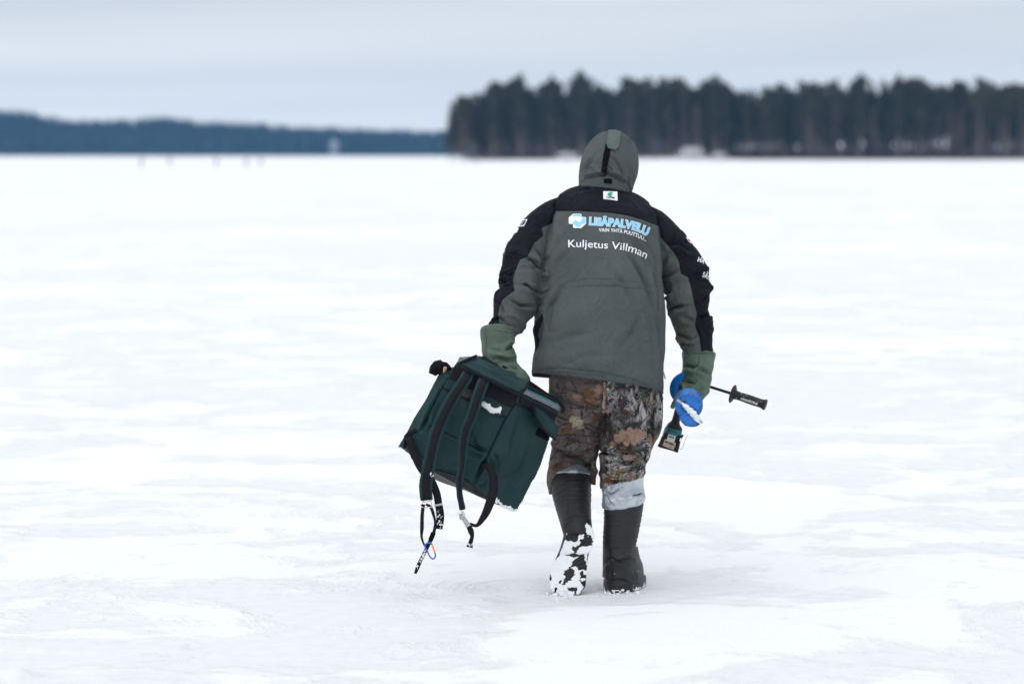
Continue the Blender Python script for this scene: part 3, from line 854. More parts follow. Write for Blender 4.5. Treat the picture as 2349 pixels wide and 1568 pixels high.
# soft unevenness of the filled back
V = V + N * (selT * (.005 * fbm(V * [5, 5, 3.4], 61, 3) + .0022 * (.5 - abs(vnoise(V * [13, 13, 6] + [0, 0, 3], 63)) ** .6) + .0012 * fbm(V * [22, 22, 9], 67, 2)))[:, None]
N = vnormals(V, F)
ST_T = [  # back panel and yoke
    ([(1275, 484), (1331, 483.5), (1398, 487.5), (1439, 493.5), (1474, 503.6), (1511, 518.5)], 2.2, .0022, 1),
    ([(1275, 480), (1264, 520), (1250, 560), (1246, 610)], 4.5, .006, -1),
    ([(1280, 440), (1276, 462), (1272, 488)], 4, .006, -1),
    ([(1508, 500), (1515, 545), (1519, 600), (1523, 650)], 4.5, .006, 1),
    ([(1492, 470), (1503, 490), (1511, 515)], 4, .005, 1),
    ([(1300, 648), (1350, 640), (1410, 641), (1470, 650), (1500, 660)], 2.0, .0016, 1), ([(1296, 662), (1350, 655), (1410, 656), (1470, 664), (1503, 676)], 2.0, .0016, -1),
    ([(1425, 560), (1455, 600), (1480, 650), (1500, 710)], 6, .0065, 1), ([(1445, 540), (1480, 590), (1500, 640)], 5, .005, -1), ([(1480, 545), (1500, 600), (1510, 680), (1512, 740)], 5, .006, 1),
    ([(1400, 610), (1430, 650), (1460, 700)], 6, .0035, 1), ([(1262, 640), (1280, 600), (1310, 570)], 6, .0035, -1), ([(1258, 600), (1275, 560), (1300, 530)], 5, .003, -1),
    ([(1252, 760), (1262, 700), (1290, 660)], 6, .006, -1), ([(1246, 720), (1238, 760), (1232, 810)], 5, .0075, 1),
    ([(1496, 700), (1512, 760), (1519, 830), (1520, 890)], 6, .007, 1), ([(1478, 690), (1496, 760), (1505, 830)], 7, .0045, 1),
    ([(1265, 790), (1300, 770), (1350, 765)], 8, .003, 1), ([(1420, 800), (1455, 760), (1470, 720)], 8, .003, -1), ([(1290, 840), (1340, 815), (1400, 815)], 9, .0025, 1),
    ([(1216, 848), (1290, 845), (1370, 852), (1440, 867), (1524, 893)], 1.8, .0022, 1), ([(1215, 861), (1300, 858), (1400, 868), (1460, 882), (1524, 900)], 4, -.003, 0),
    ([(1300, 852), (1303, 858), (1305, 864)], 2, .002, 1), ([(1380, 856), (1383, 864), (1384, 872)], 2, .002, 1), ([(1450, 870), (1452, 880), (1454, 888)], 2, .002, 1),
    ([(1330, 436), (1360, 430), (1400, 430), (1440, 444)], 4, .005, 1), ([(1455, 520), (1470, 540), (1484, 575)], 4, .003, 1)]
V = folds(V, N, ST_T, selT, 2.7, .9)
ST_L = [([(1212, 590), (1228, 606), (1247, 622)], 4, .010, 1), ([(1205, 592), (1222, 600), (1240, 612)], 5, .006, -1), ([(1200, 650), (1218, 664), (1236, 672)], 4.5, .011, 1), ([(1171, 686), (1192, 700), (1226, 702)], 4.5, .011, 1), ([(1150, 650), (1164, 640), (1175, 628)], 4, .009, 1),
        ([(1146, 637), (1158, 647), (1170, 648)], 4, .008, -1), ([(1152, 578), (1180, 582), (1200, 590)], 2.5, .004, 1), ([(1228, 470), (1226, 495), (1240, 524)], 4, .008, 1), ([(1222, 560), (1236, 580), (1246, 605)], 3.5, .005, 1), ([(1140, 690), (1150, 702), (1155, 720)], 3.5, .007, 1), ([(1135, 735), (1146, 728), (1160, 740)], 3.5, .008, 1), ([(1160, 738), (1166, 745), (1186, 752)], 3.5, .006, 1)]
V = folds(V, N, ST_L, selL, 2.1, .85)
ST_R = [([(1522, 680), (1530, 676), (1536, 666)], 5, .013, 1), ([(1534, 712), (1548, 705), (1570, 702)], 4.5, .012, 1), ([(1549, 766), (1565, 772), (1585, 778), (1600, 770)], 4, .009, 1), ([(1515, 610), (1526, 600), (1530, 590)], 4, .007, 1), ([(1519, 640), (1545, 625), (1560, 615)], 6, .006, 1), ([(1606, 726), (1616, 726), (1630, 720)], 4.5, .012, 1),
        ([(1610, 690), (1622, 678), (1636, 668)], 4.5, .008, -1), ([(1578, 634), (1600, 630), (1625, 640), (1636, 652)], 2.2, .004, 1), ([(1540, 565), (1552, 535), (1562, 515)], 6, .008, 1), ([(1535, 560), (1560, 560), (1585, 575)], 6, .006, 1), ([(1590, 735), (1596, 748), (1606, 770), (1608, 803)], 2.2, .0035, -1), ([(1560, 720), (1575, 730), (1592, 735)], 5, .005, 1), ([(1556, 790), (1570, 786), (1588, 790)], 4, .005, 1)]
V = folds(V, N, ST_R, selR, 2.1, .85)
XY = project(V)
GREEN = [[(1275, 484), (1331, 483.5), (1398, 487.5), (1439, 493.5), (1474, 503.6), (1511, 518.5), (1515, 544), (1524, 700), (1545, 930), (1190, 930), (1224, 800), (1246, 730), (1240, 690), (1248, 600), (1258, 540), (1267, 512), (1270, 495)],
         [(1243, 522), (1266, 512), (1280, 560), (1262, 690), (1205, 775), (1130, 775), (1145, 735), (1143, 720), (1145, 705), (1154, 686), (1181, 665), (1178, 654), (1177, 641), (1182, 622), (1193, 595), (1210, 588), (1226, 557), (1246, 540)],
         [(1510, 530), (1515, 544), (1533, 564), (1546, 579), (1558, 601), (1561, 627), (1578, 635), (1585, 659), (1592, 694), (1598, 718), (1594, 746), (1605, 775), (1608, 803), (1609, 850), (1520, 850), (1500, 690), (1500, 560)]]
sdm = np.max([poly_sd(XY, g) for g in GREEN], 0)
sdm = np.where((XY[:, 1] > 690) & (selT > .5) & (V[:, 1] > DIST + .06) & (XY[:, 0] < 1300), -5, sdm)
black = np.clip(.5 - sdm * .5 / 3.0, 0, 1)
dirtm = np.clip(np.exp(-(((XY[:, 0] - 1575) / 34) ** 2 + ((XY[:, 1] - 765) / 45) ** 2)) * selR + .8 * np.exp(-(((XY[:, 0] - 1170) / 30) ** 2 + ((XY[:, 1] - 735) / 30) ** 2)) * selL, 0, 1)
seam = np.zeros(len(V))
for pts in ([(1216, 849), (1290, 846), (1370, 853), (1440, 868), (1524, 894)], [(1300, 646), (1350, 639), (1410, 640), (1470, 649), (1500, 659)]):
    bd, _, _ = stroke_dist(XY, pts); seam = np.maximum(seam, .35 * np.exp(-(bd / 1.6) ** 2))
J_V, J_F = V, F
jacket = mk("jacket", V, F, M_JACKET, man, attrs={"black": black, "dirt": dirtm, "seam": seam})
jacket['label'] = 'green grey winter jacket with black yoke and black outer sleeves'
bvhJ = bvh_of(V, F)

# prints on the back
def rrect(x0, y0, x1, y1, r=3, k=4):
    P = []
    for cx, cy, a0 in ((x1 - r, y0 + r, -90), (x1 - r, y1 - r, 0), (x0 + r, y1 - r, 90), (x0 + r, y0 + r, 180)):
        for a in np.radians(np.linspace(a0, a0 + 90, k)): P.append((cx + r * math.cos(a), cy + r * math.sin(a)))
    return P
def logo_pt(u, v): return (1324.6 + u + 0.02 * v, 506.3 + v + 0.03 * u)
cross = [(-9.6, -15.6), (-8.4, -16.6), (8.4, -16.6), (9.9, -15), (9.9, -9.3), (18, -9.3), (20, -7.6), (20, 6), (18, 7.6), (9.9, 7.6), (9.9, 15), (8.4, 16.4), (-8.4, 16.4), (-10.2, 15), (-10.2, 7.6), (-18, 7.6), (-19.8, 6), (-19.8, -7), (-18, -8.6), (-9.6, -9)]
patch("logo_cross", bvhJ, [logo_pt(*p) for p in cross], M_PRINTW, jacket, off=.0016, thick=0)
top = [(-8.6, -15.4), (8.6, -15.4), (8.6, -9), (5, -10.5), (0.5, -14.2), (-5, -10.5), (-8.6, -9)]
patch("logo_blue_top", bvhJ, [logo_pt(*p) for p in top], M_PRINTB, jacket, off=.0026, thick=0)
wave = [(18.4, -7.6), (18.4, 5.6), (9.6, 6.6), (8.8, 11), (0, 14.4), (-11.5, 5.8), (-10.5, 3.6), (-5, -.8), (-3.4, -.8), (3, 3.4), (6, 2.2), (11.5, -3.0), (10.5, -7.8)]
patch("logo_blue_wave", bvhJ, [logo_pt(*p) for p in wave], M_PRINTB, jacket, off=.0026, thick=0)
B1 = [(1351.4, 514.9), (1383.8, 517.3), (1413, 519), (1438.7, 522.8), (1461.9, 529.5), (1474, 535), (1484, 540.5)]
_, bx = lettering("lettering", bvhJ, "LISÄPALVELU", B1, 16.8, M_PRINTB, jacket, weight=.035, off=.0032, spacing=1.04)
lettering("lettering_outline", bvhJ, "LISÄPALVELU", B1, 16.8, M_PRINTW, jacket, weight=.075, off=.0016, spacing=1.04, box2=bx)
B2 = [(1373.4, 530.7), (1397, 531.3), (1425, 533.8), (1449.7, 539.3), (1471.7, 548.4), (1481.5, 553.3)]
lettering("lettering", bvhJ, "VAIN YHTÄ PUUTTUU...", B2, 7.6, M_PRINTW, jacket, weight=.022, off=.002, spacing=1.05)
B3 = [(1303.8, 566.7), (1335, 566.4), (1371.6, 568.6), (1411.8, 571.3), (1437.5, 575.3), (1457, 580.8), (1472, 588), (1482, 593)]
lettering("lettering", bvhJ, "Kuljetus Villman", B3, 16.6, M_PRINTW, jacket, weight=.006, off=.002, spacing=1.0)
patch("label_patch", bvhJ, [(1383.6, 438.4), (1400, 438.6), (1416, 439.8), (1416.6, 460.5), (1400, 458), (1384, 456.4)], M_PRINTW, jacket, off=.003, thick=1)
lettering("lettering", bvhJ, "UPM", [(1391.3, 455.2), (1400, 455.8), (1409, 456.6)], 4.4, M_PRINTN, jacket, weight=.02, off=.0055)
grif = [(0, 0), (2, -2), (1, -4), (4, -3), (5, -6), (6, -3.5), (8, -6.5), (8.5, -4), (11, -6), (10.5, -3.4), (13, -4), (11, -1.6), (9, -1), (10.5, 1.5), (12, 3.5), (9.5, 2.6), (8, 4.6), (7, 2.2), (5, 4.4), (4.6, 1.8), (2, 3.6), (3, 1)]
patch("emblem", bvhJ, [(1393 + x, 446 + y * .95) for x, y in grif], M_PRINTG, jacket, off=.0055, thick=0)
# prints on the sleeves, cut off by the turn of the arm
lettering("lettering", bvhJ, "HA", [(1599.5, 599), (1606, 601), (1613.5, 605)], 9.5, M_PRINTW, jacket, weight=.03, off=.003)
lettering("lettering", bvhJ, "SÄL", [(1609.5, 633), (1616, 636.5), (1625, 642)], 11, M_PRINTW, jacket, weight=.02, off=.003)
patch("sleeve_badge", bvhJ, [(x + -5, y) for x, y in [(1577, 544), (1581, 543), (1588, 553), (1590, 559), (1584, 555)]], M_PRINTW, jacket, off=.004, thick=0)
patch("sleeve_badge", bvhJ, [(x + -5, y) for x, y in [(1581, 549), (1584, 549), (1588, 556), (1585, 555)]], M_PRINTR, jacket, off=.006, thick=0)
patch("sleeve_badge", bvhJ, [(x + 7, y) for x, y in [(1192, 504), (1204, 502.5), (1196, 519), (1183, 520)]], M_PRINTW, jacket, off=.003, thick=0)
patch("sleeve_badge", bvhJ, [(x + 7, y) for x, y in [(1193, 506), (1201, 505), (1195, 517), (1186, 518)]], M_PRINTS, jacket, off=.0045, thick=0)
patch("sleeve_badge", bvhJ, [(x + 7, y) for x, y in [(1196, 508), (1199.5, 507.5), (1195.5, 515), (1192, 515.5)]], M_PRINTN, jacket, off=.006, thick=0)
patch("sleeve_badge", bvhJ, [(x + 7, y) for x, y in [(1184.5, 523.5), (1177, 524.5), (1170, 534), (1173, 536.5), (1180, 533)]], M_PRINTW, jacket, off=.004, thick=0)
patch("sleeve_badge", bvhJ, [(x + 7, y) for x, y in [(1166, 543), (1161, 548), (1159.5, 551), (1164, 547)]], M_PRINTW, jacket, off=.004, thick=0)
patch("sleeve_badge", bvhJ, [(x + 5, y) for x, y in [(1155, 566), (1151.5, 569), (1151.5, 584), (1154, 575)]], M_PRINTW, jacket, off=.004, thick=0)
# side label and draw cord at the right hem
v, f = ribbon([(1521, 850, .0, ), (1523.5, 858, .0), (1526, 868, .0)], 3.4, .002); mk("side_label", v, f, M_PRINTS, jacket)
v, f = tube([Q(1519, 905, -.01), Q(1520.5, 915, -.02), Q(1514.5, 928, -.025), Q(1515, 938, -.025)], .0016, 6); mk("draw_cord", v, f, M_BLACK, jacket)
v, f = lathe(Q(1514, 935, -.025), Q(1515, 941, -.025), [(0, .002), (.15, .0045), (.6, .005), (1, .002)], 12); mk("cord_toggle", v, f, M_BLACK, jacket)

# ------------------------------------------------------------------ hood and collar
HOOD = [(1388, 452, .40, 56, .09), (1389, 436, .42, 63, .105), (1391, 420, .435, 66, .12), (1395, 400, .455, 70, .134), (1397, 378, .475, 70, .145), (1399, 355, .49, 66.5, .150), (1401, 335, .505, 59, .146), (1402, 318, .515, 46, .128), (1402, 307, .52, 32, .098), (1402, 300.5, .525, 16, .05)]
COLLAR = [(1389, 446, .40, 60, .100), (1389, 438, .41, 59, .108), (1389, 428, .42, 54, .116), (1389, 414, .435, 50, .122), (1389, 405, .445, 46, .118), (1389, 402, .45, 30, .08)]
V, F, E = remesh(*join([hloft(HOOD, e=2.15), hloft([(a, y, d, w, hd, 8, 16) for a, y, d, w, hd in COLLAR], e=2.2)]), .0042, 8)
N = vnormals(V, F)
V = V + N * (.0022 * fbm(V * [9, 9, 7], 71, 3))[:, None]
ST_H = [([(1352, 394), (1375, 393.5), (1391, 394), (1410, 402), (1432, 414)], 4, -.004, 0), ([(1337, 418), (1346, 408), (1372, 401), (1392, 397), (1410, 403), (1434, 418), (1442, 432)], 2.6, .008, -1),
        ([(1398, 356), (1412, 368), (1424, 388), (1432, 412)], 3.5, .005, 1), ([(1397, 385), (1402, 393), (1410, 400)], 3, .005, -1), ([(1365, 355), (1350, 375), (1338, 395)], 4, .0035, 1), ([(1356, 370), (1344, 392), (1334, 418)], 4, .0035, -1),
        ([(1440, 410), (1442, 425), (1446, 438)], 3, .007, 1), ([(1452, 392), (1453, 410), (1450, 428)], 3, .004, 1), ([(1445, 385), (1447, 405), (1446, 424)], 3, .003, -1), ([(1350, 386), (1362, 392), (1380, 392)], 4, .004, -1), ([(1384, 298), (1392, 303), (1396, 304)], 2.5, .004, 1),
        ([(1440, 312), (1447, 319), (1452, 320)], 2.5, .005, 1), ([(1330, 370), (1334, 360), (1338, 352)], 3, .003, 1), ([(1385, 404), (1391, 398), (1394, 395)], 3, .004, 1)]
V = folds(V, N, ST_H, None, 2.4, .9)
V = relax(V, E, 2)
z0 = np.zeros(len(V))
XY = project(V)
bd, _, _ = stroke_dist(XY, [(1337, 420), (1346, 409), (1372, 402), (1392, 398), (1410, 404), (1434, 419), (1444, 436)])
hood = mk("hood", V, F, M_JACKET, man, attrs={"black": z0, "dirt": z0, "seam": .25 * np.exp(-(bd / 1.5) ** 2)})
bvhH = bvh_of(V, F)
patch("velcro_strip", bvhH, [(1389.5, 331), (1402, 335), (1398, 358), (1393.5, 380), (1392, 394), (1379.5, 394), (1381.5, 378), (1385, 355)], M_VELCRO, hood, off=.005, thick=1)
patch("hood_tab", bvhH, [(1396.5, 301.5), (1410, 301), (1423, 304), (1421.5, 322), (1418.5, 337.5), (1411.5, 344.5), (1395, 340.5), (1392, 331.5), (1394, 315)], M_HOODTAB, hood, off=.009, thick=1)
patch("velcro_square", bvhH, [(1385.3, 409.2), (1403.5, 409.8), (1403.5, 421), (1385.3, 419.2)], M_VELCRO, hood, off=.003, thick=1)

# ------------------------------------------------------------------ camouflage trousers
m, n, l, b = new_mat("camouflage_print")
side = attr(n, "side")
brn = mixc(n, l, ramp(n, l, ntex(n, l, 11, 6, 0.6, 0.8), 0.35, 0.65), (0.055, 0.044, 0.043), (0.175, 0.135, 0.130))
bark0 = ntex(n, l, 30, 9, 0.72, 0.9, stretch=(1.6, 1.6, .75))
bark = mixc(n, l, ramp(n, l, bark0, 0.43, 0.58), (0.024, 0.021, 0.021), (0.42, 0.40, 0.39))
big = ramp(n, l, ntex(n, l, 8, 4, 0.5, 0.6), 0.36, 0.56)
bark = mixc(n, l, big, (0.030, 0.027, 0.027), bark)
brn = mixc(n, l, ramp(n, l, ntex(n, l, 46, 6, 0.7, 0.6, stretch=(1, 1, .6)), 0.55, 0.62), brn, mixc(n, l, ramp(n, l, ntex(n, l, 5, 2), .45, .6), (0.035, 0.028, 0.026), (0.17, 0.145, 0.135)))
col = mixc(n, l, ramp(n, l, side, 0.35, 0.65), brn, bark)
gr = n.new("ShaderNodeMath"); gr.operation = 'MULTIPLY'
l.new(ramp(n, l, ntex(n, l, 9, 3, 0.5, 0.4), 0.60, 0.66), gr.inputs[0]); l.new(ramp(n, l, ntex(n, l, 120, 4, 0.6, 1.2, stretch=(1, 1, .4)), 0.42, 0.55), gr.inputs[1])
col = mixc(n, l, gr.outputs[0], col, (0.016, 0.075, 0.045))
rust = ramp(n, l, ntex(n, l, 13, 4, 0.55, 0.7, stretch=(1, 1.3, 1.2)), 0.655, 0.69)
col = mixc(n, l, rust, col, mixc(n, l, ramp(n, l, ntex(n, l, 40, 4), .35, .65), (0.10, 0.045, 0.025), (0.26, 0.16, 0.10)))
l.new(col, b.inputs['Base Color']); b.inputs['Roughness'].default_value = 0.85; b.inputs['Specular IOR Level'].default_value = 0.08
weave(n, l, b)
M_CAMO = m
HEM_L = [(1318, 1012, .185, 54, .112, 0, 0), (1316, 1050, .20, 55, .110, -4, 10), (1314, 1085, .203, 55, .110, -6, 26), (1313, 1108, .203, 54.5, .106, -10, 64), (1313, 1122, .203, 53, .105, -12, 90)]
HEM_R = [(1431, 1040, .115, 56, .108), (1428, 1065, .112, 54, .103, -2, 4), (1427, 1088, .11, 53, .1, -8, 8), (1426, 1108, .11, 52, .098, -10, 10), (1426, 1114, .11, 50, .095, -10, 11)]
V, F, E = remesh(*join([hloft(HIPS), loft(LEG_L[:5]), loft(LEG_R[:5]), hloft(HEM_L, e=2.0), hloft(HEM_R, e=2.0)]), .0052, 8)
N = vnormals(V, F)
q = np.stack([V[:, 0] * 5, V[:, 1] * 5, V[:, 2] * 17], 1)
low = sstep(.62, .45, V[:, 2])
V = V + N * (.004 * fbm(V * [7, 7, 5], 81, 3) + low * .007 * (1 - 2 * abs(vnoise(q, 83))) + .0015 * fbm(V * 30, 85, 2))[:, None]
N = vnormals(V, F)
ST_P = [([(1262, 1026), (1300, 1034), (1340, 1033), (1374, 1022)], 5, .014, -1), ([(1264, 1052), (1300, 1042), (1335, 1048), (1362, 1075)], 4, .009, 1), ([(1383, 870), (1386, 920), (1382, 975), (1376, 1010)], 5, .013, 0), ([(1384, 935), (1360, 930), (1330, 915)], 5, .007, 1), ([(1386, 960), (1400, 935), (1420, 915)], 5, .007, -1),
        ([(1382, 985), (1350, 985), (1315, 975)], 5, .005, 1), ([(1285, 905), (1310, 925), (1345, 935)], 5, .004, 1), ([(1410, 1038), (1440, 1042), (1478, 1034)], 4, .009, 1), ([(1385, 1056), (1420, 1064), (1455, 1058), (1482, 1046)], 3.5, .009, 1), ([(1385, 1082), (1420, 1085), (1460, 1074)], 3.5, .007, 1), ([(1395, 1102), (1430, 1098), (1470, 1088)], 3, .006, -1),
        ([(1262, 1075), (1290, 1060), (1320, 1058)], 4, .006, 1), ([(1385, 1000), (1420, 1010), (1470, 1000)], 7, .004, 1), ([(1490, 885), (1486, 940), (1484, 1000)], 3, .004, 1), ([(1275, 1000), (1310, 1008), (1350, 1005)], 6, .005, -1)]
V = folds(V, N, ST_P, None, 2.3, .9); V = relax(V, E, 2)
XY = project(V)
sidea = sstep(1372, 1396, XY[:, 0] + 5 * vnoise(V * 30, 4))
trousers = mk("trousers", V, F, M_CAMO, man, attrs={"side": sidea})
trousers['label'] = 'camouflage trousers printed with bark, twigs and oak leaves'
bvhT = bvh_of(V, F)
# printed leaves, twigs and cones
def leaf_mat(name, a, c):
    m, n, l, b = new_mat(name)
    k = ntex(n, l, 75, 8, 0.75, 0.8)
    l.new(mixc(n, l, ramp(n, l, k, .32, .68), a, c), b.inputs['Base Color']); b.inputs['Roughness'].default_value = .85; b.inputs['Specular IOR Level'].default_value = .08
    return m
M_LEAFO = leaf_mat("print_orange_leaf", (0.115, 0.070, 0.050), (0.36, 0.245, 0.185))
M_LEAFB = leaf_mat("print_brown_leaf", (0.045, 0.025, 0.015), (0.19, 0.105, 0.062))
M_LEAFP = leaf_mat("print_pale_leaf", (0.10, 0.08, 0.05), (0.42, 0.39, 0.27))
M_TWIGD = leaf_mat("print_twig", (0.008, 0.007, 0.008), (0.085, 0.08, 0.085))
M_CONE = leaf_mat("print_cone", (0.018, 0.014, 0.020), (0.085, 0.065, 0.085))
M_FIR = leaf_mat("print_fir", (0.006, 0.022, 0.016), (0.03, 0.13, 0.085))
def oak(cx, cy, L, W, ang, lobes=4, seed=0):
    rgo = np.random.default_rng(seed); U = np.linspace(0, 1, lobes * 8 + 1)
    env = np.sin(np.pi * np.clip(U * .93 + .05, 0, 1)) ** .75
    w = W / 2 * env * (.42 + .62 * abs(np.sin(np.pi * (U * lobes + .12))) ** .65) * (1 + .04 * rgo.normal(size=len(U))) + .5
    up = [(u * L - L / 2, a) for u, a in zip(U, w)]
    w2 = W / 2 * env * (.42 + .62 * abs(np.sin(np.pi * (U * lobes + .45))) ** .65) * .92 + .5
    dn = [(u * L - L / 2, -a) for u, a in zip(U[::-1], w2[::-1])]
    c, s = math.cos(math.radians(ang)), math.sin(math.radians(ang))
    return [(cx + x * c - y * s, cy + x * s + y * c) for x, y in up + dn]
def print_leaf(poly, mat, nm="printed_leaf", off=.0012): patch(nm, bvhT, poly, mat, trousers, off=off, thick=0)
print_leaf(oak(1446, 999, 76, 44, -8, 4, 1), M_LEAFO)
print_leaf(oak(1352, 912, 48, 40, 62, 3, 2), M_LEAFB)
print_leaf(oak(1376, 892, 22, 26, 100, 2, 3), M_LEAFO)
print_leaf([(1366, 862), (1385, 866), (1384, 886), (1374, 882)], M_LEAFB)
print_leaf(oak(1324, 968, 40, 28, 40, 3, 4), M_LEAFP, off=.0018)
print_leaf(oak(1314, 964, 34, 26, 75, 3, 5), M_LEAFB)
print_leaf(oak(1447, 1052, 40, 22, 22, 3, 6), M_LEAFO)
print_leaf(oak(1408, 1092, 58, 22, -24, 4, 7), M_LEAFB)
print_leaf(oak(1425, 1080, 44, 13, -18, 3, 8), M_LEAFP)
print_leaf(oak(1447, 1092, 30, 18, -38, 3, 9), M_LEAFO)
print_leaf(oak(1366, 1068, 26, 20, 70, 3, 10), M_LEAFP)
print_leaf(oak(1300, 985, 24, 14, 10, 3, 11), M_LEAFB)
print_leaf(oak(1366, 958, 20, 12, -30, 2, 21), M_LEAFB)
print_leaf(oak(1495, 1008, 30, 14, 80, 3, 12), M_LEAFO)
print_leaf(oak(1497, 930, 50, 12, 84, 3, 13), M_LEAFP)
print_leaf(oak(1364, 1105, 30, 18, 95, 3, 14), M_LEAFB)
print_leaf(oak(1275, 1068, 30, 12, -20, 2, 15), M_LEAFB)
print_leaf([(1425 + x * .9, 920 + y * .8) for x, y in ((0, -22), (8, -14), (11, -2), (10, 12), (6, 24), (2, 31), (-3, 24), (-8, 10), (-8, -4), (-5, -14))], M_CONE, "printed_cone")
def twig(pts, w=3.0, mat=None): 
    V2, F2 = strip2d(pts, np.asarray(w) * (1.0 if mat else 1.35)); v, f = lay(bvhT, V2, F2, .0012, 0.0)
    if len(f): mk("printed_twig", v, f, mat or M_TWIGD, trousers, smooth=False)
for pts, w in (([(1262, 890), (1285, 912), (1312, 926), (1345, 934), (1370, 938)], [5, 4, 3, 3, 2]), ([(1256, 945), (1290, 958), (1325, 968), (1355, 975), (1382, 985)], [4, 3.5, 3.5, 3, 2.5]), ([(1358, 940), (1368, 955), (1376, 972), (1366, 990)], [3, 3, 2.5, 2]),
               ([(1262, 1001), (1300, 996), (1340, 998), (1378, 1000)], [2.5, 3, 2.5, 2]), ([(1250, 930), (1262, 960), (1262, 1000)], 3), ([(1310, 872), (1318, 884), (1324, 898)], [2, 2.5, 1.5]), ([(1384, 985), (1392, 1004), (1398, 1020)], [3, 2, 1.5]), ([(1290, 1025), (1320, 1012), (1350, 1016)], [2, 2, 1.5]),
               ([(1405, 965), (1425, 955), (1440, 960), (1455, 945)], [1.5, 2.5, 2, 1.2]), ([(1460, 985), (1475, 965), (1490, 950)], [2, 2, 1])): twig(pts, w)
rgl = np.random.default_rng(3)
for k in range(70):                                   # small muted leaves and bark scraps all over the print
    X, Y = rgl.uniform(1258, 1515), rgl.uniform(868, 1125)
    mt_ = [M_LEAFB, M_CONE, M_TWIGD, M_LEAFB, M_LEAFP if X > 1385 else M_CONE, M_TWIGD][k % 6]
    print_leaf(oak(X, Y, rgl.uniform(8, 20), rgl.uniform(4, 9), rgl.uniform(0, 180), int(rgl.integers(2, 4)), 40 + k), mt_, off=.0009)
for k in range(46):
    X, Y, a = rgl.uniform(1258, 1510), rgl.uniform(868, 1120), rgl.uniform(-.9, .9); L = rgl.uniform(14, 42)
    twig([(X, Y), (X + math.cos(a) * L * .5 + rgl.normal() * 3, Y + math.sin(a) * L * .5 + rgl.normal() * 3), (X + math.cos(a) * L, Y + math.sin(a) * L)], [2.2 * rgl.random() + .8, 2.0, .8])
for cx, cy, a in ((1402, 900, 20), (1412, 882, -20), (1470, 905, 30), (1392, 1012, 70), (1470, 1030, -20), (1425, 1096, 10), (1372, 925, 80), (1320, 1050, 10), (1400, 1040, 60), (1465, 1068, -50)):
    for k in range(7):
        t = math.radians(a + rgl.normal() * 28); L = 9 + 7 * rgl.random(); ox, oy = rgl.normal(size=2) * 3
        twig([(cx + ox, cy + oy), (cx + ox + math.cos(t) * L * .5, cy + oy + math.sin(t) * L * .5 + .8), (cx + ox + math.cos(t) * L, cy + oy + math.sin(t) * L)], [1.4, 1.2, .6], M_FIR)
# cargo pocket on the right thigh
pk = [(1500, 876, .09, 9, .045), (1504, 905, .095, 15, .06), (1504, 950, .10, 17, .065), (1502, 990, .11, 13, .06), (1497, 1012, .115, 6, .035), (1493, 1030, .115, 2.5, .02)]
V, F, E = remesh(*loft(pk, n=28), .0045, 4); N = vnormals(V, F)
V = folds(V, N, [([(1497, 885), (1492, 930), (1494, 985)], 2.6, .008, 1), ([(1503, 890), (1499, 940), (1497, 1000)], 2.6, .007, -1)])
mk("cargo_pocket", V, F, M_CAMO, trousers, attrs={"side": np.ones(len(V))})

# ------------------------------------------------------------------ rubber boots
m, n, l, b = new_mat("black_rubber")
scuff = ramp(n, l, ntex(n, l, 70, 7, 0.75, 0.6, stretch=(1, 1, 2.6)), 0.60, 0.78)
l.new(mixc(n, l, scuff, (0.017, 0.018, 0.020), (0.052, 0.054, 0.057)), b.inputs['Base Color'])
sn = n.new("ShaderNodeMath"); sn.operation = 'GREATER_THAN'; sn.inputs[1].default_value = .5
base_col = b.inputs['Base Color'].links[0].from_socket
l.new(attr(n, "snow"), sn.inputs[0])
l.new(mixc(n, l, sn.outputs[0], base_col, (0.86, 0.88, 0.90)), b.inputs['Base Color'])
rg_ = n.new("ShaderNodeMapRange"); rg_.inputs['To Min'].default_value, rg_.inputs['To Max'].default_value = .36, .62
l.new(ntex(n, l, 25, 5), rg_.inputs[0]); l.new(rg_.outputs[0], b.inputs['Roughness'])
b.inputs['Specular IOR Level'].default_value = .35
bump(n, l, b, ntex(n, l, 300, 4), .15, .0008)
M_RUBBER = m
# left boot, heel lifted
V, F, E = remesh(*join([loft(SHIN_L), loft(FOOT_L)]), .0042, 8); N = vnormals(V, F); XY = project(V)
dL, tL = along(SHIN_L[1:], V)
rib = sstep(.03, .06, tL) * sstep(.24, .17, tL)
V = V + N * (rib * .0009 * np.sin(tL * 2 * np.pi / .021) + .0015 * fbm(V * 14, 91, 2))[:, None]
V = folds(V, N, [([(1292, 1196), (1305, 1190), (1322, 1178), (1345, 1186)], 2.5, .004, 1), ([(1300, 1250), (1292, 1225), (1300, 1202), (1318, 1190)], 3, .005, 1), ([(1288, 1215), (1284, 1250), (1278, 1285)], 3, .003, 1), ([(1302, 1150), (1302, 1180)], 1.5, .0025, 1), ([(1322, 1150), (1340, 1150)], 1.5, .002, 1)])
boot = mk("boot", V, F, M_RUBBER, man, attrs={"snow": np.zeros(len(V))}); boot['label'] = 'black rubber boot lifted with its snowy sole showing'
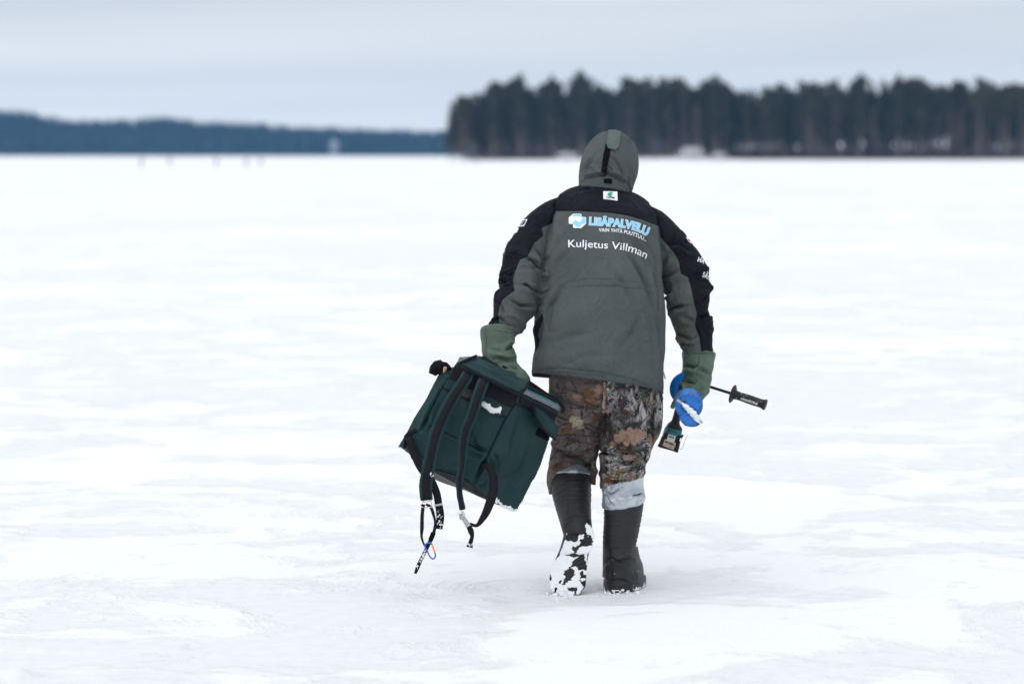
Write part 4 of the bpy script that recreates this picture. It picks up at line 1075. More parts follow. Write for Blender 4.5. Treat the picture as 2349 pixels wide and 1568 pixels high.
# sole: outline, tread blocks and packed snow
OUT = [(1338, 1195.6), (1352, 1204), (1362, 1218), (1363, 1230), (1359, 1252), (1349.5, 1268), (1346, 1282), (1346, 1311), (1338, 1347), (1326, 1361), (1311, 1367), (1296, 1367.5), (1283, 1365), (1270, 1358), (1263, 1347), (1260, 1323), (1265, 1298), (1279, 1277), (1290, 1257), (1297, 1232), (1302, 1217), (1311, 1205), (1324, 1198)]
def sole_d(Y): return np.interp(Y, [1195, 1268, 1272, 1367], [.030, -.006, .002, -.046])
fr, bk = [], []
for X, Y in OUT:
    fr.append(Q(X, Y, sole_d(Y))); bk.append(Q(1312 + (X - 1312) * .97, Y - 1, sole_d(Y) + .034))
mid = [np.array(p) * .5 + np.array(q_) * .5 for p, q_ in zip(fr, bk)]
V, F, E = remesh(*rings_to_mesh([fr, mid, bk], True), .0034, 3)
N = vnormals(V, F); XY = project(V); fc = sstep(-.05, -.4, N[:, 1])
hl = XY[:, 1] < 1270
ridge_ = np.where(hl, np.hypot(XY[:, 0] - 1328, XY[:, 1] - 1232) / 8.5, (XY[:, 1] + .25 * abs(XY[:, 0] - 1305)) / 10.0)
groove = sstep(.32, .42, abs((ridge_ % 1) - .5))
gap = np.exp(-((XY[:, 1] - 1272) / 3.5) ** 2)
sn_n = 1.2 * fbm(np.c_[XY / 15, XY[:, :1] * 0], 5, 4, .5) + .35 * (1 - groove) * 0 + 1.25 * sstep(24, 33, np.hypot(XY[:, 0] - 1328, XY[:, 1] - 1232)) * hl + np.where(hl, -.30, .78) - 2.2 * np.exp(-(((XY[:, 0] - 1333) / 13) ** 2 + ((XY[:, 1] - 1292) / 14) ** 2)) - 1.8 * np.exp(-(((XY[:, 0] - 1335) / 9) ** 2 + ((XY[:, 1] - 1338) / 12) ** 2))
snow = sstep(-.06, .06, sn_n) * fc
V = V - N * (fc * (.006 * groove * (1 - .8 * snow) + .008 * gap))[:, None]
V = V + N * (snow * (.0035 + .0022 * fbm(V * 60, 8, 3)))[:, None]
mk("sole", V, F, M_RUBBER, boot, attrs={"snow": snow})
# right boot on the ice
def foot_ring(z, c, hd, hw, sh=.0, k=40):
    th = np.linspace(0, 2 * np.pi, k, endpoint=False); base = Q(1424, 1362, 0)
    y = np.sin(th); x = np.cos(th)
    wv = hw * (1 + .10 * y) 
    yy = np.sign(y) * abs(y) ** .85
    return np.stack([base[0] + x * wv + (yy * hd + c - .05) * .19, DIST + c + yy * hd, np.full(k, z)], 1)
rings = [foot_ring(.000, .148, .152, .070), foot_ring(.004, .148, .160, .077), foot_ring(.036, .147, .160, .0765), foot_ring(.040, .146, .148, .0695), foot_ring(.065, .143, .143, .068), foot_ring(.085, .135, .131, .066), foot_ring(.11, .112, .108, .063), foot_ring(.135, .096, .090, .060), foot_ring(.16, .088, .078, .058)]
V, F, E = remesh(*join([loft(SHIN_R), rings_to_mesh(rings)]), .0034, 4); N = vnormals(V, F)
dR, tR = along(SHIN_R, V)
V = V + N * (sstep(.10, .13, tR) * sstep(.27, .22, tR) * .0009 * np.sin(tR * 2 * np.pi / .019) + .0012 * fbm(V * 14, 92, 2))[:, None]
V = folds(V, N, [([(1389, 1284), (1400, 1278), (1420, 1288)], 2.5, .004, 1), ([(1420, 1288), (1440, 1278), (1452, 1284)], 2.5, .004, -1), ([(1382, 1300), (1388, 1290), (1400, 1286), (1425, 1286), (1440, 1290)], 3, .004, 1), ([(1396, 1256), (1396, 1284)], 1.4, .002, 1), ([(1433, 1256), (1433, 1284)], 1.4, .002, -1), ([(1396, 1256), (1433, 1256)], 1.4, .002, 1), ([(1416, 1170), (1416, 1255)], 1.2, .0012, 1), ([(1378, 1332), (1400, 1328), (1425, 1328), (1450, 1338), (1470, 1340)], 1.8, .004, 1), ([(1453, 1310), (1460, 1322), (1458, 1335)], 2, .003, 1)])
snr = (sstep(.016, .004, V[:, 2] + .012 * vnoise(V * 60, 3)) > .5).astype(float) * (vnoise(V * 140, 5) > -.1)
snr = np.maximum(snr, (vnoise(V * 150, 6) > .93) * (V[:, 2] < .2))
boot2 = mk("boot", V, F, M_RUBBER, man, attrs={"snow": snr}); boot2['label'] = 'black rubber boot planted flat on the ice'
# silver tape round the boot tops
m, n, l, b = new_mat("silver_tape")
l.new(mixc(n, l, ramp(n, l, ntex(n, l, 20, 5, .6), .35, .7), (0.36, 0.40, 0.44), (0.56, 0.60, 0.64)), b.inputs['Base Color'])
b.inputs['Roughness'].default_value = .26; b.inputs['Metallic'].default_value = .55
bump(n, l, b, ntex(n, l, 40, 4, .6, 1.5), .35, .003)
M_TAPE = m
V, F, E = remesh(*loft([(1312, 1030, .245, 44, .070), (1311, 1058, .234, 48, .077), (1310, 1078, .225, 50, .0795), (1309.5, 1088, .22, 50.8, .0805), (1309.5, 1092, .218, 50.4, .080)]), .0042, 4); N = vnormals(V, F)
V = V + N * (.0022 * fbm(V * [26, 26, 18], 95, 3))[:, None]
mk("boot_tape", V, F, M_TAPE, boot)
V, F, E = remesh(*hloft([(1429, 1090, .10, 48, .0755), (1429.5, 1115, .099, 48.6, .0765, -4, 0), (1430, 1135, .098, 49.5, .0775, -5, 2), (1430.5, 1146, .097, 50.5, .078, -6, 2), (1430, 1156, .096, 48.8, .077, -7, -2), (1430, 1159, .096, 47.5, .0755, -7, -2)], e=2.0), .0042, 4); N = vnormals(V, F)
V = V + N * (.003 * fbm(V * [24, 24, 20], 97, 3))[:, None]
V = folds(V, N, [([(1388, 1128), (1402, 1132), (1418, 1122), (1426, 1118)], 2, .005, 1), ([(1392, 1136), (1398, 1150), (1410, 1158)], 2, .004, -1), ([(1426, 1112), (1428, 1124), (1424, 1130)], 1.8, .004, 1), ([(1405, 1148), (1420, 1140), (1440, 1138), (1476, 1132)], 2, .003, 1), ([(1446, 1132), (1462, 1134), (1477, 1128)], 2, .004, -1)])
mk("boot_tape", V, F, M_TAPE, boot2)

# ------------------------------------------------------------------ gauntlet gloves
m, n, l, b = new_mat("green_leather")
l.new(mixc(n, l, ramp(n, l, ntex(n, l, 16, 6, .6), .32, .7), (0.055, 0.085, 0.064), (0.098, 0.142, 0.106)), b.inputs['Base Color'])
seamc = ramp(n, l, attr(n, "seam"), .35, .75)
bc = b.inputs['Base Color'].links[0].from_socket
l.new(mixc(n, l, seamc, bc, (0.010, 0.018, 0.013)), b.inputs['Base Color'])
b.inputs['Roughness'].default_value = .5; b.inputs['Specular IOR Level'].default_value = .3
bump(n, l, b, ntex(n, l, 500, 4, .6), .25, .0008)
M_GLOVE = m
def glove(cuff, inner, palm, fingers, strokes, seams, label, seed):
    R = loft(cuff, n=44, sub=4, rings=True)
    g = rings_to_mesh(R + [r.mean(0) + (r - r.mean(0)) * .86 + [0, 0, -.001] for r in R[-1:-11:-1]])
    parts = [g, loft(palm, n=32, sub=4)]
    for P, r in fingers: parts.append(tube([Q(*p) for p in P], r, n=12, sub=5))
    V, F, E = remesh(*join(parts), .0036, 5); N = vnormals(V, F)
    V = V + N * (.0024 * fbm(V * 18, seed, 3))[:, None]
    V = folds(V, N, strokes, None, 2.5, .85); XY = project(V); sm = np.zeros(len(V))
    for pts in seams:
        bd, _, _ = stroke_dist(XY, pts); sm = np.maximum(sm, np.exp(-(bd / 1.0) ** 2))
    o = mk("glove", V, F, M_GLOVE, man, attrs={"seam": sm}); o['label'] = label
    return o
# cuffs are built from the hand up to the rim, over the rim and down inside
glove([(1150, 838, -.065, 38, .046), (1146, 818, -.05, 39, .050), (1140, 800, -.035, 34.5, .049), (1141, 782, -.022, 37.5, .054), (1142.5, 766, -.008, 40, .058), (1143, 756, .0, 41, .060)],
      [(1143, 757, .0, 37, .054), (1143.5, 775, -.012, 34, .049), (1143.5, 785, -.02, 30, .044)],
      [(1148, 825, -.055, 34, .042), (1158, 845, -.075, 33, .042), (1175, 862, -.09, 30, .036), (1192, 876, -.1, 26, .03), (1200, 886, -.1, 18, .024)],
      [([(1186, 858, -.11), (1204, 862, -.10), (1211, 872, -.085), (1200, 884, -.085)], [.011, .0125, .012, .010]), ([(1180, 868, -.13), (1198, 872, -.125), (1204, 884, -.11), (1194, 892, -.10)], [.011, .0125, .012, .010]),
       ([(1172, 874, -.145), (1190, 880, -.14), (1195, 892, -.125), (1186, 898, -.115)], [.011, .012, .0115, .0095]), ([(1166, 880, -.155), (1180, 888, -.15), (1184, 898, -.14), (1176, 903, -.13)], [.010, .0105, .010, .0085]),
       ([(1165, 852, -.06), (1182, 868, -.05), (1192, 884, -.06), (1186, 894, -.075)], [.014, .0135, .012, .010])],
      [([(1182, 787), (1170, 796), (1163, 800)], 4, .010, 1), ([(1188, 824), (1165, 826), (1140, 822)], 4, .005, 1), ([(1120, 800), (1145, 804), (1160, 800)], 5, .003, 1), ([(1165, 838), (1185, 846), (1200, 858)], 4, .004, 1)],
      [[(1113.5, 752), (1115.5, 780), (1115, 800), (1116.5, 826)], [(1102, 757), (1140, 757.5), (1183, 764)]], 'green leather gauntlet glove gripping the bag handle', 101)
glove([(1594, 888, .18, 34, .046), (1598, 872, .187, 34, .049), (1599.5, 852, .195, 36, .053), (1601.5, 836, .2, 37.5, .056), (1602.5, 820, .205, 39.5, .059), (1603, 807, .21, 40.5, .061)],
      [(1603, 808, .21, 36.5, .055), (1603, 825, .205, 34, .05), (1602.5, 838, .2, 30, .045)],
      [(1597, 878, .18, 33, .044), (1591, 895, .165, 32, .043), (1582, 910, .15, 30, .04), (1572, 926, .135, 26, .034), (1566, 936, .13, 18, .026)],
      [([(1566, 896, .14), (1554, 912, .12), (1546, 926, .11), (1541, 936, .115)], [.013, .0125, .012, .009]),
       ([(1604, 905, .14), (1600, 926, .115), (1588, 938, .11), (1574, 934, .115)], [.012, .012, .011, .009]), ([(1600, 908, .165), (1598, 932, .15), (1586, 944, .145), (1572, 940, .15)], [.012, .012, .011, .009]),
       ([(1592, 908, .19), (1592, 934, .18), (1580, 946, .175), (1568, 942, .175)], [.012, .0115, .011, .009]), ([(1584, 906, .21), (1582, 930, .205), (1572, 942, .2), (1561, 938, .2)], [.011, .0105, .010, .008])],
      [([(1566, 842), (1575, 838), (1590, 842), (1598, 838)], 4, .008, 1), ([(1598, 848), (1610, 846), (1630, 858)], 5, .006, 1), ([(1560, 878), (1575, 874), (1594, 878)], 3.5, .006, 1), ([(1556, 872), (1562, 890), (1552, 912)], 4, .006, -1), ([(1600, 890), (1615, 892), (1628, 886)], 5, .004, 1)],
      [[(1604.5, 807), (1604, 825), (1598, 842), (1599, 858), (1596, 880)], [(1563, 809.5), (1603, 810), (1643, 809.5)], [(1557, 880), (1575, 878), (1596, 879)]], 'green leather gauntlet glove closed round the auger shaft', 103)
# ================================================================== THE BAG HE CARRIES
m, n, l, b = new_mat("teal_canvas")
tc = mixc(n, l, ramp(n, l, ntex(n, l, 9, 6, .6), .3, .72), (0.0045, 0.025, 0.0295), (0.010, 0.042, 0.047))
tc = mixc(n, l, ramp(n, l, ntex(n, l, 90, 6, .75, .5), .66, .80), tc, (0.05, 0.085, 0.085))
sn = n.new("ShaderNodeMath"); sn.operation = 'GREATER_THAN'; sn.inputs[1].default_value = .5
l.new(attr(n, "snow"), sn.inputs[0])
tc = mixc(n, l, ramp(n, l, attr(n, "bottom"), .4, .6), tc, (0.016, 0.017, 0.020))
l.new(mixc(n, l, sn.outputs[0], tc, (0.86, 0.88, 0.90)), b.inputs['Base Color'])
b.inputs['Roughness'].default_value = .5; b.inputs['Specular IOR Level'].default_value = .22
weave(n, l, b, 1000, .15)
M_TEAL = m
M_FOAM = simple("grey_foam", (0.17, 0.18, 0.20), .85, var=.12, vs_=90, bs=.5, bd=.0015)
M_FOAMT = simple("turquoise_foam", (0.01, 0.33, 0.33), .8, var=.2, vs_=60)
M_STEEL = simple("steel_buckle", (0.62, 0.60, 0.57), .25, metal=1.0, var=.05, vs_=40, bs=0)
M_SILVERWRAP = simple("silver_wrap", (0.42, 0.45, 0.47), .4, metal=.3, var=.15, vs_=50)
M_TISSUE = simple("white_tissue", (0.74, 0.76, 0.76), .8, var=.08, vs_=50, bs=.4, bd=.002)
M_FOIL = simple("dark_foil", (0.05, 0.045, 0.045), .25, metal=.5, var=.5, vs_=60, bs=.8, bd=.004)
M_FLEECE = simple("black_fleece", (0.008, 0.008, 0.010), .95, var=.3, vs_=120, bs=.6, bd=.002, spec=.15)
M_WOOD = simple("pale_wood", (0.52, 0.36, 0.22), .7, var=.15, vs_=60)
def sq(pts, k=14):
    """ring through corner points, k steps on each side"""
    P = np.array(pts, float); R = []
    for a, c in zip(P, np.roll(P, -1, axis=0)):
        for t in np.linspace(0, 1, k, endpoint=False): R.append(a + (c - a) * t)
    return np.array(R)
TOP = [(1048, 828, -.215), (1193, 900, -.245), (1284, 944, -.065), (1098, 826, -.03)]
BOT = [(938, 1036, -.225), (1090, 1112, -.255), (1186, 1170, -.075), (985, 1085, -.03)]
BLO = [(942, 1052, -.205), (1096, 1136, -.235), (1182, 1171, -.085), (985, 1092, -.05)]
R = []
for t in (0, .08, .2, .35, .5, .65, .8, .92, 1.0):
    P = [Q(*(np.array(a) * (1 - t) + np.array(c) * t)) for a, c in zip(TOP, BOT)]
    C = np.mean(P, axis=0); r = sq(P)
    bulge = .014 * math.sin(math.pi * t)
    out = r - C; out /= np.linalg.norm(out, axis=1)[:, None]
    R.append(r + out * bulge)
R.append(sq([Q(*p) for p in BLO]))
body = rings_to_mesh(R)
# left side pocket
LP = [[(1012, 848, -.17), (1033, 857, -.205), (1060, 850, -.15), (1040, 838, -.10)], [(985, 895, -.175), (1016, 905, -.222), (1040, 900, -.15), (1015, 885, -.10)], [(955, 950, -.175), (986, 962, -.225), (1010, 960, -.15), (985, 940, -.09)],
      [(928, 998, -.175), (958, 1005, -.228), (985, 1010, -.15), (960, 990, -.09)], [(912, 1023, -.165), (940, 1042, -.22), (975, 1050, -.15), (945, 1020, -.1)]]
lp = rings_to_mesh([sq([Q(*p) for p in r_], 8) for r_ in LP])
V, F, E = remesh(*join([body, lp]), .0048, 10); N = vnormals(V, F)
V = V + N * (.0032 * fbm(V * [8, 8, 8], 111, 3))[:, None]
N = vnormals(V, F)
ST_B = [([(1186, 918), (1158, 962), (1127, 1027), (1116, 1051), (1088, 1110)], 2.0, .0055, -1), ([(1030, 856), (999, 918), (975, 967), (957, 1000)], 2.2, .006, 1), ([(972, 970), (990, 978), (1020, 992), (1060, 1010), (1108, 1035), (1122, 1038)], 2.4, .0045, 1),
        ([(1122, 1036), (1100, 1028), (1085, 1015), (1090, 1000)], 4.5, .009, 1), ([(1122, 1038), (1100, 1046), (1070, 1040)], 4, .006, -1), ([(1125, 1030), (1138, 1046), (1142, 1066), (1140, 1088)], 4, .008, 1), ([(1122, 1040), (1130, 1060), (1128, 1080)], 3.5, .007, -1), ([(1116, 1048), (1104, 1072), (1088, 1110)], 4, .010, 1),
        ([(1120, 1100), (1108, 1112), (1092, 1112)], 3.5, .006, 1), ([(1195, 960), (1180, 1010), (1175, 1060)], 9, .004, 1), ([(1225, 1000), (1212, 1040), (1200, 1090)], 9, .0035, -1), ([(1090, 905), (1086, 935), (1088, 960)], 7, .009, 1), ([(1080, 950), (1076, 990), (1072, 1030)], 9, .007, 1),
        ([(1000, 1070), (1050, 1085), (1086, 1106)], 3, .004, -1), ([(966, 985), (975, 970), (985, 955)], 4, .006, 1), ([(925, 1030), (935, 1018), (945, 1000)], 4, .004, 1), ([(1015, 920), (1000, 950), (1010, 985)], 8, .004, 1), ([(1155, 1100), (1185, 1090), (1215, 1060)], 9, .004, 1)]
V = folds(V, N, ST_B); V = relax(V, E, 2); XY = project(V)
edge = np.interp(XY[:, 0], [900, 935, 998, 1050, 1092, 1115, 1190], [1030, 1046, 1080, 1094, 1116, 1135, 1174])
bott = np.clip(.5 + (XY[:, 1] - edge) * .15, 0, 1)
sp = fbm(V * 45, 12, 4)
sdist = stroke_dist(XY, [(1137, 1146), (1152, 1160), (1172, 1166), (1186, 1171)])[0]
snow_b = sstep(.0, .05, .75 - sdist / 7.0 + .55 * sp)
sd2 = stroke_dist(XY, [(912, 1024), (920, 1032), (930, 1046), (945, 1056)])[0]
snow_b = np.maximum(snow_b, sstep(0, .05, .25 - sd2 / 6 + .7 * sp))
V = V + vnormals(V, F) * (snow_b * .003)[:, None]
bag_o = Q(1080, 1170, -.14)
bag = empty("backpack", bag_o)
tag(bag, 'tilted dark teal box backpack with black straps carried in left hand', 'backpack')
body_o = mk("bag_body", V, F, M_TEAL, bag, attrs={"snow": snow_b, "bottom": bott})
bvhB = bvh_of(V, F)
# trims
patch("webbing_band", bvhB, [(1044, 838), (1090, 861), (1140, 886), (1189, 909), (1174, 936), (1126, 912), (1076, 889), (1029, 867)], M_BLACK, bag, off=.004)
trim("pocket_edge", bvhB, [(1016, 889), (1060, 910), (1110, 934), (1160, 957)], 5.0, M_BLACK, bag)
trim("pocket_edge", bvhB, [(1184, 925), (1204, 936), (1226, 948)], 5.0, M_BLACK, bag)
trim("pocket_edge", bvhB, [(1011, 847), (1021, 850), (1031, 856)], 4.5, M_BLACK, bag)
patch("pocket_opening_shade", bvhB, [(1189, 920), (1200, 918), (1218, 926), (1226, 946), (1206, 935)], M_VELCRO, bag, off=.002)  # flat dark patch: the shade inside the open pocket put into colour
patch("velcro_patch", bvhB, [(1234, 980), (1252, 990), (1268, 1003), (1263, 1014), (1228, 996)], M_VELCRO, bag, off=.004)
patch("side_band", bvhB, [(1193, 905), (1235, 926), (1278, 948), (1270, 962), (1230, 942), (1192, 924)], M_BLACK, bag, off=.004)
for pts in ([(1184, 924), (1158, 962), (1127, 1027), (1118, 1046)], [(1029, 864), (999, 918), (976, 966)], [(980, 973), (1020, 992), (1060, 1010), (1106, 1034)], [(1000, 1076), (1050, 1090), (1088, 1111)]):
    trim("seam", bvhB, pts, 1.7, M_VELCRO, bag, off=.0012, thick=0)
# flap of the right hand pocket
fl = [(1226, 930, -.19), (1250, 945, -.15), (1282, 980, -.09), (1274, 1005, -.10), (1254, 988, -.155), (1232, 956, -.20)]
fr = [Q(x, y, d - .012) for x, y, d in fl]; bk = [Q(x, y, d) for x, y, d in fl]
v, f, e_ = remesh(*prism(fr, bk), .003, 3); mk("pocket_flap", v, f, M_TEAL, bag, attrs={"snow": np.zeros(len(v)), "bottom": np.zeros(len(v))})
for k in range(1):
    v, f = ribbon([(1222, 927, -.205), (1226, 945, -.21), (1232, 960, -.212), (1252, 988, -.172), (1270, 1004, -.12), (1276, 1008, -.112)], 4.6, .005); mk("flap_edge", v, f, M_BLACK, bag)
# foam seat pad under the lid
up = np.array([.433, -.90])
def lift(P, s, d=0.0): return [(x + up[0] * s, y + up[1] * s, dd + d) for x, y, dd in P]
v, f = prism(sq([Q(*p) for p in lift(TOP, 1)], 6), sq([Q(*p) for p in lift(TOP, 13)], 6)); V, F, E = remesh(v, f, .004, 4)
V = V + vnormals(V, F) * (.001 * fbm(V * 40, 6, 3))[:, None]; mk("foam_pad", V, F, M_FOAM, bag)
v, f = prism(sq([Q(x + (38 if i in (0, 3) else 0), y + (19 if i in (0, 3) else 0), d) for i, (x, y, d) in enumerate(lift(TOP, 13.2))], 6), sq([Q(x + (38 if i in (0, 3) else 0), y + (19 if i in (0, 3) else 0), d) for i, (x, y, d) in enumerate(lift(TOP, 15.6))], 6)); V, F, E = remesh(v, f, .003, 2)
V = V + vnormals(V, F) * (.0014 * fbm(V * 70, 7, 3))[:, None]; mk("foam_layer", V, F, M_FOAMT, bag)
# lid and its front flap
LT = lift(TOP, 17); c = np.mean([p[:2] for p in LT], axis=0)
LT = [(p[0] * 1.0 + (4 if i in (1, 2) else (22 if i == 0 else 14)), p[1] + (2 if i in (1, 2) else (10 if i == 0 else 6)), p[2]) for i, p in enumerate(LT)]
v, f = prism(sq([Q(*p) for p in LT], 6), sq([Q(x + .433 * 4, y - .9 * 4, d) for x, y, d in LT], 6)); V, F, E = remesh(v, f, .0035, 3); mk("lid", V, F, M_BLACK, bag)
fl = [(1092, 817, -.215), (1130, 834, -.235), (1175, 856, -.245), (1212, 875, -.25), (1205, 890, -.268), (1191, 899, -.275), (1160, 885, -.272), (1110, 861, -.262), (1056, 835, -.25), (1075, 824, -.232)]
v, f = prism([Q(x, y, d - .014) for x, y, d in fl], [Q(x, y, d) for x, y, d in fl]); V, F, E = remesh(v, f, .003, 4); N = vnormals(V, F)
V = V + N * (.0016 * fbm(V * 14, 15, 3))[:, None]
V = folds(V, N, [([(1070, 826), (1120, 848), (1190, 884)], 1.3, .0022, 1)])
mk("lid_flap", V, F, M_TEAL, bag, attrs={"snow": np.zeros(len(V)), "bottom": np.zeros(len(V))})
bvhF = bvh_of(V, F)
v, f = ribbon([(1094, 815, -.235), (1074, 823, -.25), (1052, 837, -.268), (1066, 844, -.276), (1110, 864, -.285), (1160, 888, -.292), (1190, 902, -.294), (1199, 898, -.29), (1206, 889, -.285), (1213, 875, -.268)], 6.0, .006, sub=8); mk("lid_edge", v, f, M_BLACK, bag)
v, f = ribbon([(1153, 838, -.12), (1175, 850, -.115), (1210, 872, -.105), (1250, 900, -.09), (1290, 930, -.075), (1293, 938, -.075), (1288, 946, -.08)], [4, 5, 6, 7, 8, 8, 5], .006); mk("lid_edge", v, f, M_BLACK, bag)
# carry handle under the glove
v, f = ribbon([(1150, 850, -.12), (1170, 868, -.105), (1188, 884, -.10), (1206, 896, -.10), (1225, 900, -.11)], 12, .006, twist=[1.2] * 5); mk("carry_handle", v, f, M_BLACK, bag)
# shoulder straps: padded teal with black webbing down the middle
def strap(P, w, ww, name="shoulder_strap"):
    v, f = ribbon(P, np.asarray(w) + 2.5, .011, sub=8); V, F, E = remesh(v, f, .0032, 3)
    V = V + vnormals(V, F) * (.001 * fbm(V * 50, 31, 3))[:, None]
    s = mk(name, V, F, M_TEAL, bag, attrs={"snow": (fbm(V * 50, 3, 3) > 1.22).astype(float), "bottom": np.zeros(len(V))})
    v, f = ribbon([(x + .6, y, d - .009) for x, y, d in P], np.asarray(ww) - 1.5, .004, sub=8); mk("strap_webbing", v, f, M_BLACK, s)
    return s
SL = [(1077, 851, -.262), (1069, 866, -.285), (1053, 890, -.30), (1030, 928, -.315), (1013, 962, -.325), (998, 1000, -.33), (989, 1042, -.33), (980, 1082, -.325), (976.5, 1118, -.32), (979, 1146, -.315)]
strap(SL, [24, 25, 25, 25.5, 26, 26.5, 25.5, 26, 27, 25], [14, 15, 15.5, 16, 16.5, 17, 16, 18, 19, 19])
SR = [(1113, 866, -.272), (1106, 882, -.295), (1097, 906, -.31), (1083, 950, -.325), (1067, 990, -.333), (1061, 1036, -.335), (1060, 1066, -.335), (1054, 1100, -.33), (1055, 1136, -.325), (1061, 1168, -.32)]
strap(SR, [24, 24, 24, 23, 22, 18, 15, 14, 11, 12], [15, 15, 15, 14.5, 14, 11, 9, 8, 6.5, 8])
v, f = ribbon([(1078, 855, -.24), (1082, 848, -.262), (1085, 845, -.25)], 20, .005)
mk("strap_anchor", v, f, M_BLACK, bag)
# loose webbing
def web(name, P, w, twist=None, mat=None, th=.0028):
    v, f = ribbon(P, w, th, sub=8, twist=twist); return mk(name, v, f, mat or M_BLACK, bag)
web("side_webbing", [(934, 994, -.20), (938, 1002, -.238), (949, 1036, -.248), (966, 1072, -.26), (988, 1100, -.275), (1001, 1128, -.285), (1006, 1154, -.29), (1010, 1182, -.29), (1007, 1212, -.288)], [18, 18, 18, 18.5, 18, 17, 17, 18, 16], [.2, .1, 0, 0, 0, .1, .25, -.2, .1])
web("side_webbing", [(956, 985, -.232), (944, 992, -.238), (935, 998, -.225), (931, 1012, -.21), (928, 1026, -.205)], [9, 12, 12, 11, 7], [0, 0, .3, .6, .8])
web("silver_wrap", [(996, 1158, -.296), (1005, 1157, -.2965), (1015, 1154, -.296)], 4.5, None, M_SILVERWRAP, .004)
web("lower_webbing", [(1102, 1082, -.265), (1108, 1070, -.268), (1115, 1066, -.275), (1124, 1074, -.29), (1131, 1092, -.30), (1132, 1120, -.308), (1123, 1154, -.315), (1108, 1186, -.318), (1092, 1204, -.318), (1077, 1200, -.318)], [6, 9, 12, 16, 19, 21, 20, 15, 8, 7], [.5, .4, .2, .1, 0, 0, 0, .2, .4, .5])
web("silver_wrap", [(1057, 1177, -.326), (1065, 1190, -.326), (1075, 1206, -.326)], [8, 10, 12], None, M_SILVERWRAP, .004)
web("strap_end", [(1074, 1203, -.321), (1080, 1216, -.321), (1083, 1228, -.321), (1080, 1241, -.321), (1077, 1254, -.321)], [11, 13, 11, 10, 15], [0, .2, .8, .4, 0])
web("thin_webbing", [(971, 1157, -.322), (968.5, 1180, -.322), (968, 1208, -.322), (967.5, 1232, -.322), (974, 1251, -.322)], [8, 8, 8.5, 5, 3.5], [0, 0, .2, .5, .8])
web("thin_webbing", [(977, 1155, -.324), (986, 1160, -.325), (994, 1178, -.325), (998, 1196, -.325), (997, 1212, -.325), (992, 1230, -.325)], [5, 7, 6.5, 5, 7, 8], [.4, .2, .3, .6, .2, 0])
web("strap_keeper", [(994.5, 1220, -.331), (991.5, 1228, -.332), (987.5, 1237, -.331)], 11, None, M_VELCRO, .006)
te = web("strap_end", [(991, 1232, -.325), (985, 1243, -.325), (976, 1262, -.325), (966, 1282, -.325), (958, 1300, -.325), (952.5, 1314, -.325)], [9, 9, 8, 8, 8.5, 5.5], [0, .2, .3, .2, .1, .3])
# packed snow on the loose ends
def crumbs(name, base_pts, cnt, r0, spread, parent, seed, dz=-.012):
    rgc = np.random.default_rng(seed); parts = []
    for _ in range(cnt):
        k = rgc.random() * (len(base_pts) - 1); i = int(k); t = k - i
        p = np.array(base_pts[i]) * (1 - t) + np.array(base_pts[i + 1]) * t
        r = r0 * (.5 + rgc.random()); c = Q(p[0] + rgc.normal() * spread, p[1] + rgc.normal() * spread, p[2] + dz)
        u = rgc.normal(size=(7, 3)); u /= np.linalg.norm(u, axis=1)[:, None]
        bmx = bmesh.new(); bmesh.ops.create_icosphere(bmx, subdivisions=1, radius=r)
        vv = np.array([q_.co[:] for q_ in bmx.verts]) * (1 + .35 * rgc.normal(size=(len(bmx.verts), 1))) * [1, .5, 1]
        ff = [[q_.index for q_ in fc_.verts] for fc_ in bmx.faces]; bmx.free()
        parts.append((vv + c, ff))
    v, f = join(parts); o = mk(name, v, f, M_SNOW, parent); o['kind'] = 'stuff'; return o
crumbs("snow_crumbs", [(975, 1264, -.325), (966, 1282, -.325), (954, 1312, -.325)], 26, .0022, 1.6, bag, 1, -.004)
crumbs("snow_crumbs", [(1003, 1172, -.292), (1010, 1190, -.292), (1012, 1210, -.292)], 30, .002, 3.5, bag, 2, -.006)
crumbs("snow_crumbs", [(1072, 1248, -.321), (1083, 1250, -.321)], 14, .0022, 2.2, bag, 3, -.004)
crumbs("snow_crumbs", [(1055, 1172, -.326), (1050, 1176, -.326)], 16, .003, 2.0, bag, 4, -.006)
crumbs("snow_crumbs", [(988, 1086, -.33), (992, 1092, -.33)], 9, .002, 2.0, bag, 5, -.01)
# buckles
v, f = join([tube([Q(967, 1162, -.328), Q(970, 1148, -.328)], .0018, 6, 2), tube([Q(991, 1162, -.328), Q(989, 1146, -.328)], .0018, 6, 2), tube([Q(966, 1161.5, -.328), Q(980, 1162.5, -.33), Q(992, 1161, -.328)], .0022, 6, 3), tube([Q(970, 1150, -.326), Q(989, 1148, -.326)], .0022, 6, 2)])
mk("buckle", v, f, M_STEEL, bag)
v, f = tube([Q(965.5, 1157.5, -.334), Q(975, 1157, -.334)], .0035, 8, 2); mk("buckle_bar", v, f, M_VELCRO, bag)
v, f = join([tube([Q(1052, 1171, -.331), Q(1064, 1173.5, -.331)], .0026, 6, 2), tube([Q(1066, 1176, -.331), Q(1056, 1191, -.331)], .0026, 6, 2), tube([Q(1052, 1171, -.328), Q(1056, 1191, -.326)], .002, 6, 2)])
mk("buckle", v, f, M_STEEL, bag)

